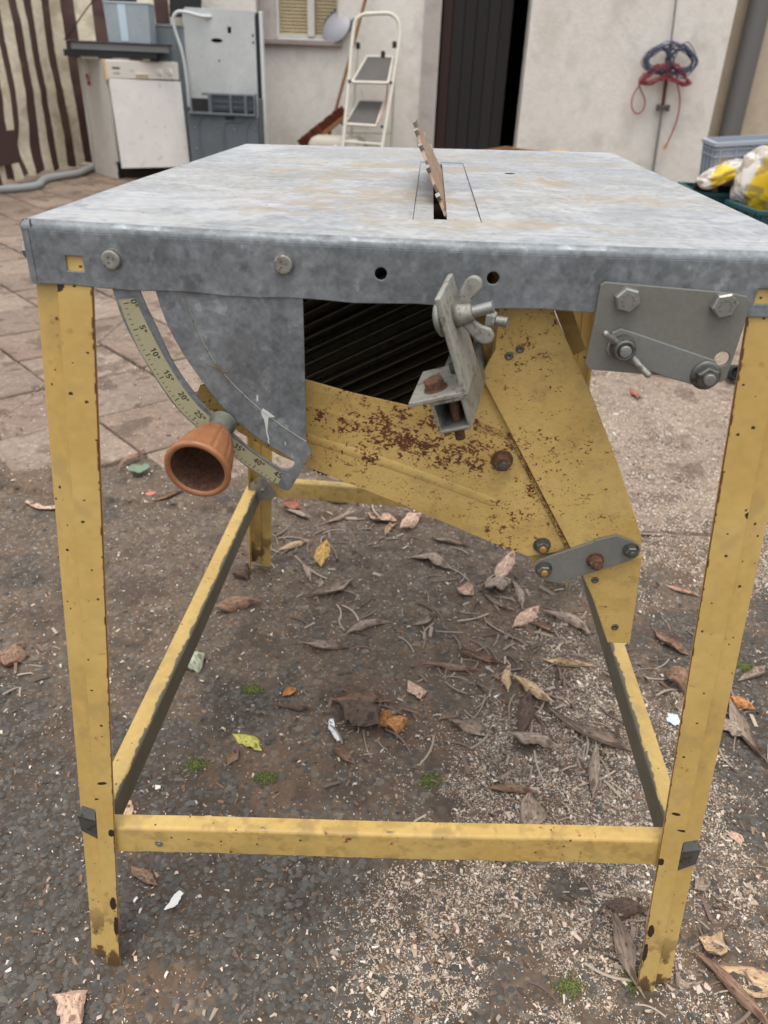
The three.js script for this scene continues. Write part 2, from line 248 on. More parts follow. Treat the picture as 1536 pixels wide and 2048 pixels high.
const bareSpots = [[-0.4364, -0.1669], [-0.2472, -0.001], [-0.7386, -0.6844], [-0.1181, 0.048], [-0.3685, -0.2834], [-0.3814, 0.0393], [-0.2083, -0.0915], [-0.0771, -0.0332], [-0.6152, -0.3463], [0.3772, -0.7493], [0.5165, -0.2831], [-0.2312, -0.359], [-0.0214, 0.0463], [0.5447, -0.6383]];
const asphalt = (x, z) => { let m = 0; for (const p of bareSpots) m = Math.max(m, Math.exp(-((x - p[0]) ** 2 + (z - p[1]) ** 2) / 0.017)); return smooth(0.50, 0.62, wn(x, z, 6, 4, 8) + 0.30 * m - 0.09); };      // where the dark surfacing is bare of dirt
T.ground = texture(1600, 1600, (u, v) => {                  // 1.3 m a tile: asphalt stones in brown dirt
  const a = cells(u, v, 150, 2), b = cells(u, v, 64, 5), n = fbm(u, v, 6, 5, 120), d = fbm(u, v, 40, 4, 121), f = fbm(u, v, 200, 2, 122);
  let c = mix3([0.285, 0.248, 0.214], [0.35, 0.308, 0.268], d).map((x) => x * (0.84 + 0.32 * f));
  if (b[0] < 0.36 && b[2] > 0.45) c = mix3(c, mix3([0.27, 0.262, 0.25], [0.43, 0.41, 0.385], (b[2] - 0.45) / 0.55), 0.8 * smooth(0.36, 0.28, b[0]));
  if (a[0] < 0.38 && a[2] > 0.35) c = mix3(c, mix3([0.24, 0.23, 0.22], [0.48, 0.455, 0.42], a[2] * a[2]), 0.65 * smooth(0.40, 0.28, a[0]));
  c = mix3(c, [0.36, 0.285, 0.225], 0.45 * smooth(0.50, 0.68, n)); c = mix3(c, [0.20, 0.17, 0.15], 0.45 * smooth(0.60, 0.74, fbm(u, v, 22, 4, 125)));
  return c;
});
T.groundBump = bumpTex(1024, 1024, (u, v) => { const a = cells(u, v, 150, 2), b = cells(u, v, 64, 5); return 0.35 * fbm(u, v, 128, 3, 126) + 0.3 * (1 - smooth(0.1, 0.42, a[0])) + 0.35 * (1 - smooth(0.1, 0.40, b[0])) * (b[2] > 0.45 ? 1 : 0); });
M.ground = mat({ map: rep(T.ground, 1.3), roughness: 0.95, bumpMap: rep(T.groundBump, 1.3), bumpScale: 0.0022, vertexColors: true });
{
  const nx = 470, nz = 500, pos = new Float32Array((nx + 1) * (nz + 1) * 3), uv = new Float32Array((nx + 1) * (nz + 1) * 2), col = new Float32Array((nx + 1) * (nz + 1) * 3), idx = new Uint32Array(nx * nz * 6);
  let k = 0;
  for (let j = 0; j <= nz; j++) for (let i = 0; i <= nx; i++, k++) {
    const x = mix(NX0, NX1, i / nx), z = mix(NZ0, NZ1, j / nz), e = Math.min(x - NX0, NX1 - x, z - NZ0, NZ1 - z), rim = smooth(0, 0.18, e);
    pos[k * 3] = x; pos[k * 3 + 1] = mix(-0.016, groundY(x, z), rim); pos[k * 3 + 2] = z; uv[k * 2] = x; uv[k * 2 + 1] = -z;
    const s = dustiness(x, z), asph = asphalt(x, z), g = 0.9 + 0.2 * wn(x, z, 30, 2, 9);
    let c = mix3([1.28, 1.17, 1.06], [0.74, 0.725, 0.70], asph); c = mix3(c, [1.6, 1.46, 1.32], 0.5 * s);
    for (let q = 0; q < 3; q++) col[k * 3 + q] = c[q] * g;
  }
  k = 0; for (let j = 0; j < nz; j++) for (let i = 0; i < nx; i++) { const a = j * (nx + 1) + i, b = a + nx + 1; idx.set([a, b, a + 1, b, b + 1, a + 1], k); k += 6; }
  const g = new THREE.BufferGeometry(); g.setAttribute('position', new THREE.BufferAttribute(pos, 3)); g.setAttribute('uv', new THREE.BufferAttribute(uv, 2)); g.setAttribute('color', new THREE.BufferAttribute(col, 3)); g.setIndex(new THREE.BufferAttribute(idx, 1)); g.computeVertexNormals();
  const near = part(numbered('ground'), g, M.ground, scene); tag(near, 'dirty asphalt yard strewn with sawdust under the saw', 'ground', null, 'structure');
  const far = new THREE.PlaneGeometry(160, 160, 80, 80); far.rotateX(-Math.PI / 2); far.translate(0, -0.012, -10); const fu = far.attributes.uv, fp = far.attributes.position, fc = new Float32Array(fp.count * 3); for (let i = 0; i < fp.count; i++) { fu.setXY(i, fp.getX(i), -fp.getZ(i)); fc.set([1.28, 1.17, 1.06], i * 3); } far.setAttribute('color', new THREE.BufferAttribute(fc, 3));
  tag(part(numbered('ground'), far, M.ground, scene), 'brown dirt and asphalt of the wider yard', 'ground', null, 'structure');
}
// diagonal paving slabs at the left and back of the yard
{
  const pv = new THREE.Group(); pv.name = 'paving'; tag(pv, 'worn concrete slabs laid diagonally over the back of the yard', 'paving', null, 'structure'); scene.add(pv);
  T.slab = texture(512, 512, (u, v) => { const n = fbm(u, v, 5, 5, 130), m = fbm(u, v, 64, 3, 131), b = cells(u, v, 60, 4); let c = mix3([0.47, 0.415, 0.37], [0.57, 0.515, 0.465], n).map((x) => x * (0.86 + 0.28 * m)); if (b[2] > 0.8 && b[0] < 0.28) c = mix3(c, [0.66, 0.60, 0.53], 0.6); return mix3(c, [0.30, 0.25, 0.215], 0.5 * smooth(0.56, 0.72, fbm(u, v, 14, 4, 133))); });
  const slabM = [[255, 250, 246], [240, 230, 224], [232, 226, 222]].map((c) => mat({ map: rep(T.slab, 0.9), color: rgb(...c), roughness: 0.95, bumpMap: rep(T.plasterBump, 0.4), bumpScale: 0.002 }));
  const P = 0.3, geos = [0, 1, 2, 3].map((k) => { const g = new RoundedBoxGeometry(P - 0.008, 0.05, P - 0.008, 1, 0.006), p = g.attributes.position; for (let i = 0; i < p.count; i++) if (p.getY(i) > 0) p.setY(i, p.getY(i) + 0.003 * (vn(p.getX(i) * 9 + k * 5, p.getZ(i) * 9 + k, 64) - 0.5)); g.translate(0, -0.025, 0); const q = triUV(g), uv = q.attributes.uv; for (let i = 0; i < uv.count; i++) uv.setXY(i, uv.getX(i) + k * 0.23, uv.getY(i) + k * 0.37); return q; });
  { // continuous concrete at the right of the slabs
    const g = new THREE.PlaneGeometry(2.6, 2.9, 130, 145); g.rotateX(-Math.PI / 2); g.translate(1.55, 0, -2.42); const p = g.attributes.position, uv = g.attributes.uv;
    for (let i = 0; i < p.count; i++) { const x = p.getX(i), z = p.getZ(i); p.setY(i, 0.0055 + 0.004 * (wn(x, z, 5, 3, 30) - 0.5) + 0.002 * (wn(x, z, 40, 2, 31) - 0.5)); uv.setXY(i, x, -z); } g.computeVertexNormals();
    part('concrete_strip', g, slabM[0], pv);
  }
  const c45 = Math.SQRT1_2; let n = 0;
  for (let i = -30; i < 30; i++) for (let j = -30; j < 30; j++) {
    const a = i * P + 0.06, b = j * P + 0.015, x = (a - b) * c45 - 2.0, z = (a + b) * c45 - 3.2;
    if (x < -3.5 || z < -7.3 || !inSlabs(x, z) || x < -1.20 - (-1.0 - z) * 0.62 || (x > -0.7 - (-1 - z) * 0.18 && z < -3.2) || x > 0.12) continue;
    if (n++ > 298) continue;
    const o = part('slab', geos[(i * 7 + j * 3 + 99) & 3], slabM[(i * 5 + j * 11 + 300) % 3], pv); o.position.set(x, 0.004 + rr(-0.002, 0.0025), z); o.rotation.set(rr(-0.006, 0.006), Math.PI / 4 + rr(-0.008, 0.008), rr(-0.006, 0.006));
  }
}

// ================================================================ the house wall with window and door
const WZ = -7.4;
const house = thing('house', 'pale rendered house wall with a small window and a dark plank door', 'house');
{
  M.plaster = mat({ map: rep(T.plaster, 2.4), roughness: 0.95, bumpMap: rep(T.plasterBump, 0.9), bumpScale: 0.004 });
  const wx0 = -1.573, wx1 = -0.852, wy0 = 1.075, wy1 = 2.05, dx0 = 0.045, dx1 = 0.815, dy1 = 2.1, rx = 2.535;
  const rect = (a, b, c, d) => [[a, b], [c, b], [c, d], [a, d]];
  part('wall', plate(rect(-4.6, -0.05, rx, 3.0), WZ - 0.3, 0.3, [rect(wx0, wy0, wx1, wy1), rect(dx0, 0.02, dx1, dy1)], 0.004), M.plaster, house);
  // recess beside the downpipe and the wall beyond it
  part('wall', box(2.4, 3.05, 0.2, rx + 1.2, 1.475, WZ - 0.42), mat({ map: rep(T.plaster, 2.4), color: rgb(226, 214, 198), roughness: 0.95, bumpMap: rep(T.plasterBump, 0.9), bumpScale: 0.004 }), house);
  M.frameGrey = mat({ map: rep(T.plaster, 1.1), color: rgb(205, 200, 202), roughness: 0.9, bumpMap: rep(T.plasterBump, 0.5), bumpScale: 0.002 });
  part('door_jamb', box(0.145, 2.2, 0.32, -0.03, 1.1, WZ - 0.134, 0.004), M.frameGrey, house);
  // dark room behind the doorway
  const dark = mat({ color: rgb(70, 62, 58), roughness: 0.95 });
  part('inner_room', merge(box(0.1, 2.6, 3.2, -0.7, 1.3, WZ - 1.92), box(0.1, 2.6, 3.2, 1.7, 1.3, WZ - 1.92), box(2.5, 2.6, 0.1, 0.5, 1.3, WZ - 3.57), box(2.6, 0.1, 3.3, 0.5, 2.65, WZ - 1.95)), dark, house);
  // plank door, standing a little open
  const dg = new THREE.Group(); dg.name = 'door'; house.add(dg); dg.position.set(dx0 + 0.012, 0, WZ - 0.15); dg.rotation.y = 0.10;
  const dm = [[255, 255, 255], [225, 215, 220], [205, 205, 215]].map((c) => mat({ map: rep(T.darkWood, 0.24, 1.0), color: rgb(...c), roughness: 0.7 })), edgeM = mat({ map: rep(T.wood, 0.3, 1.2), color: rgb(96, 56, 42), roughness: 0.6 });
  part('door_stile', box(0.085, 2.06, 0.05, 0.045, 1.04, 0.004, 0.004), edgeM, dg);
  for (let k = 0; k < 5; k++) part('plank', box(0.1025, 2.06, 0.036, 0.143 + k * 0.106, 1.04, rr(-0.002, 0.002), 0.004), dm[k % 3], dg);
  // window: reveal, frame, lattice screen, sill
  const wn3 = new THREE.Group(); wn3.name = 'window'; house.add(wn3); const z = WZ - 0.16;
  const wood = mat({ map: rep(T.dirtyWhite, 0.5), color: rgb(226, 226, 224), roughness: 0.6 }), tan = mat({ map: rep(T.dirtyWhite, 0.4), color: rgb(226, 210, 172), roughness: 0.8 });
  for (const x of [wx0 + 0.0035, wx1 - 0.0035]) part('reveal', box(0.006, wy1 - wy0, 0.29, x, (wy0 + wy1) / 2, WZ - 0.152), M.frameGrey, wn3);
  part('surround', box(0.155, wy1 - wy0, 0.03, wx0 + 0.084, (wy0 + wy1) / 2, z + 0.02), M.frameGrey, wn3);
  part('frame', merge(box(0.022, 0.95, 0.05, -1.405, wy0 + 0.50, z + 0.02), box(0.56, 0.028, 0.05, -1.13, wy0 + 0.034, z + 0.018), box(0.022, 0.95, 0.05, -0.868, wy0 + 0.50, z + 0.02)), wood, wn3);
  part('mullion', box(0.062, 0.95, 0.06, -1.105, wy0 + 0.51, z + 0.032, 0.004), wood, wn3);
  part('pane', box(0.54, 0.92, 0.004, -1.13, wy0 + 0.5, z - 0.06), mat({ color: rgb(120, 116, 100), roughness: 0.25 }), wn3);
  const weave = []; for (let r = 0; r < 34; r++) weave.push(box(0.53, 0.0125, 0.004, -1.13, wy0 + 0.055 + r * 0.0265, z + 0.002)); for (let k = 0; k < 44; k++) weave.push(box(0.0052, 0.9, 0.003, -1.39 + k * 0.0121, wy0 + 0.5, z - 0.002));
  part('lattice_screen', merge(weave), tan, wn3);
  part('sill', merge(box(0.80, 0.045, 0.24, -1.212, wy0 - 0.014, WZ - 0.06, 0.008)), mat({ map: rep(T.plaster, 0.8), color: rgb(176, 166, 164), roughness: 0.9, bumpMap: rep(T.plasterBump, 0.4), bumpScale: 0.004 }), wn3);
}

{ // unseen building mass added at the right to block low sky light
  const nb = thing('added_sky_blocker', 'unseen rendered block added on the right to shade the yard', 'building');
  part('wall', box(0.3, 3.6, 12, 6.6, 1.8, -1.6), M.plaster, nb); part('roof', box(1.2, 0.12, 12.4, 6.9, 3.66, -1.6), M.frameGrey, nb);
}

// ================================================================ the table saw
const saw = thing('table_saw', 'yellow site table saw with galvanised metal top on four splayed legs', 'table saw');
const TY = 0.8, HW = 0.2745, TL = 0.72, AB = 0.757, BR = 0.006;
const warp = (x, z) => -0.0095 * clamp((HW - x) / (2 * HW)) * clamp(-z / TL) - 0.0032 * Math.cos(Math.PI * clamp((x + 0.05) / 0.6, -0.5, 0.5)) * smooth(-0.25, 0, z);
function bend(g) { const p = g.attributes.position; for (let i = 0; i < p.count; i++) p.setY(i, p.getY(i) + warp(p.getX(i), p.getZ(i))); return g; }
// split long faces so the sheet can follow its sag
function gridStrip(nx, f) { const pos = [], idx = [], prof = f(0).length; for (let i = 0; i <= nx; i++) for (const q of f(i / nx)) pos.push(...q); for (let i = 0; i < nx; i++) for (let k = 0; k + 1 < prof; k++) { const a = i * prof + k; idx.push(a, a + 1, a + prof, a + 1, a + prof + 1, a + prof); } const g = new THREE.BufferGeometry(); g.setAttribute('position', new THREE.Float32BufferAttribute(pos, 3)); g.setIndex(idx); g.computeVertexNormals(); return g; }

const insX0 = -0.007, insX1 = 0.045, insZ0 = -0.505, insZ1 = -0.079, slotX0 = 0.0088, slotX1 = 0.0192, slotZ0 = -0.492, slotZ1 = -0.0875;
{ // top sheet: a grid with the insert opening left out, split finely enough to sag
  const xs = [], zs = [], steps = (a, b, n, out) => { for (let i = 0; i < n; i++) out.push(a + (b - a) * i / n); };
  const IX = HW - BR, g0 = 0.00012, hx = 0.0953, hz = -0.4071, hr = 0.006;
  steps(-IX, insX0 - g0, 12, xs); steps(insX0 - g0, insX1 + g0, 3, xs); steps(insX1 + g0, IX, 12, xs); xs.push(IX);
  steps(-BR, insZ1 + g0, 5, zs); steps(insZ1 + g0, insZ0 - g0, 18, zs); steps(insZ0 - g0, -TL + BR, 8, zs); zs.push(-TL + BR);
  const pos = [], uv = [], tri = (a, b, c) => { for (const q of [a, b, c]) { pos.push(q[0], TY, q[1]); } };
  const cellsOf = [];
  for (let i = 0; i + 1 < xs.length; i++) for (let j = 0; j + 1 < zs.length; j++) {
    const xm = (xs[i] + xs[i + 1]) / 2, zm = (zs[j] + zs[j + 1]) / 2;
    if (xm > insX0 && xm < insX1 && zm > insZ0 && zm < insZ1) continue;
    const a = [xs[i], zs[j]], b = [xs[i + 1], zs[j]], c = [xs[i + 1], zs[j + 1]], d = [xs[i], zs[j + 1]];
    if (hx > xs[i] && hx < xs[i + 1] && hz < zs[j] && hz > zs[j + 1]) {      // the drilled hole
      const s = new THREE.Shape([a, b, c, d].map((q) => new THREE.Vector2(q[0], -q[1]))); s.holes.push(new THREE.Path(circle(clamp(hx, xs[i] + hr + 0.001, xs[i + 1] - hr - 0.001), clamp(-hz, -zs[j] + hr + 0.001, -zs[j + 1] - hr - 0.001), hr, 16).map((q) => new THREE.Vector2(...q))));
      const sg = new THREE.ShapeGeometry(s).toNonIndexed().attributes.position; for (let k = 0; k < sg.count; k++) pos.push(sg.getX(k), TY, -sg.getY(k));
      continue;
    }
    tri(a, b, c); tri(a, c, d);
  }
  for (let i = 0; i < pos.length; i += 3) uv.push((pos[i] + HW) / (2 * HW), -pos[i + 2] / TL);
  let g = new THREE.BufferGeometry(); g.setAttribute('position', new THREE.Float32BufferAttribute(pos, 3)); g.setAttribute('uv', new THREE.Float32BufferAttribute(uv, 2)); bend(g); g.computeVertexNormals();
  const top = part('tabletop', g, M.top, saw);

  // insert plate with the blade slot
  const X0 = insX0 + g0, X1 = insX1 - g0, Z0 = -insZ1 + g0, Z1 = -insZ0 - g0;
  const s = new THREE.Shape([[X0, Z0], [X1, Z0], [X1, Z1], [X0, Z1]].map((q) => new THREE.Vector2(...q)));
  s.holes.push(new THREE.Path([[slotX0, -slotZ1], [slotX1, -slotZ1], [slotX1, -slotZ0], [slotX0, -slotZ0]].map((q) => new THREE.Vector2(...q))));
  let ig = new THREE.ExtrudeGeometry(s, { depth: 0.003, bevelEnabled: true, bevelSize: 0.0002, bevelThickness: 0.0002, bevelOffset: -0.0002, bevelSegments: 1 }); ig.rotateX(-Math.PI / 2); ig.translate(0, TY - 0.0036, 0);
  ig = clean(ig); { const p = ig.attributes.position, q = new Float32Array(p.count * 2); for (let i = 0; i < p.count; i++) { q[2 * i] = (p.getX(i) + HW) / (2 * HW) + 0.02; q[2 * i + 1] = -p.getZ(i) / TL + 0.01; } ig.setAttribute('uv', new THREE.BufferAttribute(q, 2)); bend(ig); }
  part('table_insert', ig, M.top, saw);

  // rolled edges and aprons
  const arc = (n = 5) => Array.from({ length: n + 1 }, (_, k) => { const a = k / n * Math.PI / 2; return [BR * Math.sin(a), BR * (1 - Math.cos(a))]; });      // [outward, drop]
  const notch = 0.0045, edge = (x0, x1, f) => gridStrip(24, (t) => { const s = mix(x0, x1, t); return [...arc().map(([o, d]) => f(s, o - BR, TY - d))]; });
  const rolls = [edge(-HW + notch, HW - notch, (s, o, y) => [s, y, o]), edge(-HW + notch, HW - notch, (s, o, y) => [-s, y, -TL - o]), edge(-notch, -TL + notch, (s, o, y) => [-HW - o, y, s]), edge(-notch, -TL + notch, (s, o, y) => [HW + o, y, s])];
  const CR = 0.0075, yT = TY - BR, h = yT - AB;
  const sq = (x, y, w, hh) => [[x - w, y - hh], [x + w, y - hh], [x + w, y + hh], [x - w, y + hh]];
  const c1 = [[-0.2383, 0.7726]][0], c2 = [[0.234, 0.7713]][0], h1 = [[-0.0257, 0.7772]][0], h2 = [[0.0506, 0.7775]][0];
  const out = []; for (let i = 0; i <= 24; i++) out.push([-HW + CR + (2 * HW - 2 * CR) * i / 24, yT]); for (let i = 24; i >= 0; i--) out.push([-HW + CR + (2 * HW - 2 * CR) * i / 24, AB + 0.0008 * Math.sin(i * 1.7)]);
  const front = plate(out, -0.002, 0.002, [sq(c1[0], c1[1], 0.006, 0.005), sq(c2[0], c2[1], 0.006, 0.005), circle(h1[0], h1[1], 0.0042), circle(h2[0], h2[1], 0.0042)], 0.0007);
  const back = box(2 * HW - 2 * CR, h, 0.002, 0, AB + h / 2, -TL + 0.001), side = (s) => box(0.002, h, TL - 2 * CR, s * (HW - 0.001), AB + h / 2, -TL / 2);
  const corner = (sx, z, a0) => { const g = new THREE.CylinderGeometry(CR, CR, h, 8, 1, true, a0, Math.PI / 2); g.translate(sx * (HW - CR), AB + h / 2, z); return triUV(g); };
  const ap = merge(rolls.map((g) => triUV(g)), front, back, side(-1), side(1), corner(-1, -CR, -Math.PI / 2), corner(1, -CR, 0), corner(1, -TL + CR, Math.PI / 2), corner(-1, -TL + CR, Math.PI), [[-1, -BR], [1, -BR], [-1, -TL + BR], [1, -TL + BR]].map(([sx, z]) => { const s = new THREE.SphereGeometry(BR * 0.97, 16, 12); s.translate(sx * (HW - BR), TY - BR, z); return triUV(s); }));
  const apron = part('apron', triUV(bend(ap)), M.galv, saw);
  // folded corner tabs behind the notches at the corners
  for (const sx of [-1, 1]) { const t = plate([[0, 0], [0.012, 0.0], [0.013, 0.004], [0.006, -0.016]], 0, 0.0012); t.rotateY(-0.9); const tm = sx > 0 ? mirrorX(t) : t; tm.translate(sx * (HW - 0.003), TY - 0.0035, -0.010); part('corner_tab', triUV(bend(tm)), M.zinc, saw); }
  // apron bolts
  const bolt = (px, name) => { const b = part(name, aim(merge(shift(disc(0.0072, 0.0012), 0, 0, 0), shift(lathe([[0, 0], [0.0068, 0], [0.0066, 0.0032], [0.0055, 0.004], [0.0035, 0.0036], [0, 0.0035]], 20), 0, 0.0012, 0)), px, [0, 0, 1], 0.4), M.castNut, saw); const marks = []; for (const a of [0.3, 2.2, 4.1]) marks.push(rod([px[0] + 0.0022 * Math.cos(a) - 0.0008, px[1] + 0.0022 * Math.sin(a), px[2] + 0.0049], [px[0] + 0.0022 * Math.cos(a) + 0.0008, px[1] + 0.0022 * Math.sin(a) + 0.0006, px[2] + 0.0049], 0.0003, 5)); part('stamped_mark', merge(marks), M.steelDark, b); };
  bolt([-0.211, 0.7753, 0], 'apron_bolt'); bolt([-0.0921, 0.7778, 0], 'apron_bolt');
  part('side_bolt', aim(merge(disc(0.0075, 0.0014), shift(hexHead(0.011, 0.004), 0, 0.0014, 0)), [-HW, 0.776, -0.016], [-1, 0, 0]), M.castNut, saw);
}

// legs: folded angle with a set-back corner strip
function makeLeg(sx, sz, top, bot, wTop, wBot) {
  const rings = [], N = 16, t = 0.0019;
  for (let k = 0; k <= N; k++) {
    const f = k / N, y = mix(bot[1], top[1], f), rx = mix(bot[0], top[0], f), rz = mix(bot[2], top[2], f), w = mix(wBot, wTop, f), dn = 0.0006 * (vn(k * 0.9 + sx * 7, sz * 3 + 5, 64) - 0.5);
    const P = [[w, 0], [0, 0], [-0.0014, -0.0042], [-0.0178, -0.0058], [-0.0188, -0.0075], [-0.019, -0.0075 - w]];
    const Q = [[-0.019 + t, -0.0075 - w], [-0.0188 + t, -0.0085], [-0.0174 + t, -0.0058 - t], [-0.0010 + t * 0.6, -0.0042 - t], [0.0006 + t * 0.2, -t], [w, -t]];
    const jag = k === 0 ? [0, 0.0012, 0.012, 0.0135, 0.013, 0.004] : [0, 0, 0, 0, 0, 0];
    rings.push([...P.map((p, i) => [rx + sx * p[0], y + jag[i], rz + sz * (p[1] + dn)]), ...Q.map((p, i) => [rx + sx * p[0], y + jag[5 - i], rz + sz * (p[1] + dn)])]);
  }
  return loft(rings);
}
const legDefs = [[1, 1, [-0.2511, 0.79, -0.0035], [-0.3098, 0.0, 0.052]], [-1, 1, [0.2511, 0.79, -0.0035], [0.3105, 0.0, 0.036]], [1, -1, [-0.2511, 0.785, -TL + 0.0035], [-0.2925, 0.0, -0.766]], [-1, -1, [0.2511, 0.79, -TL + 0.0035], [0.311, 0.0, -0.775]]];
const legAt = (k, y) => { const [, , a, b] = legDefs[k], f = y / a[1]; return [mix(b[0], a[0], f), y, mix(b[2], a[2], f)]; };
const legW = [[0.026, 0.0148], [0.0275, 0.0185], [0.026, 0.02], [0.026, 0.02]];
legDefs.forEach(([sx, sz, a, b], k) => {
  const leg = part('leg', makeLeg(sx, sz, a, b, legW[k][0], legW[k][1]), M.leg, saw);
  // bare steel corner clip round the outer strip at rail height
  const c = legAt(k, 0.222), ang = Math.atan2(-sz * 0.0167, -sx * 0.0152), g = merge(plate([[-0.0118, -0.012], [0.011, -0.026], [0.0118, 0.008], [-0.0118, 0.012]], 0, 0.0016), (() => { const q = plate([[-0.0118, 0], [0.0118, -0.004], [0.010, 0.010], [-0.004, 0.015]], 0, 0.0014); q.rotateX(-0.5); q.translate(0, 0.0105, 0.001); return q; })());
  const nx = -sx * 0.0167, nz = sz * 0.0152, L = Math.hypot(nx, nz); g.scale(0.8, 1, 1); let q = sx * sz < 0 ? mirrorX(g) : g; if (sz < 0) q.rotateY(Math.PI); q.translate(c[0] - sx * 0.0098, c[1], c[2] - sz * 0.0040);
  part('corner_clip', triUV(q), M.steelDark, leg);
});

// rails between the legs
function makeRail(p, q, out, h, d, t = 0.0018, r = 0.004) {
  const ring = (c) => { const o = [[0, -h], [0, -r]]; for (let k = 1; k <= 4; k++) { const a = k / 4 * Math.PI / 2; o.push([-r + r * Math.cos(a), -r + r * Math.sin(a)]); } o.push([-d, 0], [-d, -t], [-r, -t], [-t, -r], [-t, -h]); return o.map(([a, b]) => [c[0] + out[0] * a, c[1] + b, c[2] + out[1] * a]); };
  const rings = []; for (let k = 0; k <= 14; k++) { const f = k / 14, c = [mix(p[0], q[0], f), mix(p[1], q[1], f) + 0.0007 * Math.sin(f * 9), mix(p[2], q[2], f)]; rings.push(ring(c)); }
  const g = loft(rings), uv = g.attributes.uv; for (let i = 0; i < uv.count; i++) { const u = uv.getX(i); uv.setXY(i, uv.getY(i), u); } return g;
}
const railF = part('rail', makeRail([-0.286, 0.2165, 0.0335], [0.286, 0.2395, 0.0205], [0, 1], 0.0365, 0.0165), M.rail, saw);
const railL = part('rail', makeRail([-0.2885, 0.217, 0.028], [-0.2835, 0.198, -0.742], [1, 0], 0.034, 0.022), M.sideRail, saw);
const railR = part('rail', makeRail([0.2925, 0.216, 0.014], [0.2935, 0.214, -0.742], [-1, 0], 0.034, 0.020), M.sideRail, saw);
const railB = part('rail', makeRail([-0.292, 0.2135, -0.7375], [0.298, 0.203, -0.7375], [0, 1], 0.034, 0.0165), M.rail, saw);
for (const q of [[-0.234, 0.1961, 0.0322], [0.2305, 0.1956, 0.0222]]) part('rivet', aim(merge(disc(0.0042, 0.0008, 12), shift(lathe([[0, 0], [0.003, 0], [0.0024, 0.0012], [0, 0.0016]], 10), 0, 0.0008, 0)), q, [0, 0, 1]), M.castNut, railF);
{ const g = plate([[-0.2963, 0.2129], [-0.2805, 0.2265], [-0.2682, 0.2294], [-0.2469, 0.1979], [-0.2532, 0.1825], [-0.2953, 0.1765]], -0.7235, 0.0015); const b = part('corner_bracket', g, M.steel, saw); part('rivet', aim(lathe([[0, 0], [0.0045, 0], [0.0036, 0.0018], [0, 0.0022]], 14), [-0.2713, 0.2017, -0.722], [0, 0, 1]), M.zinc, b); }

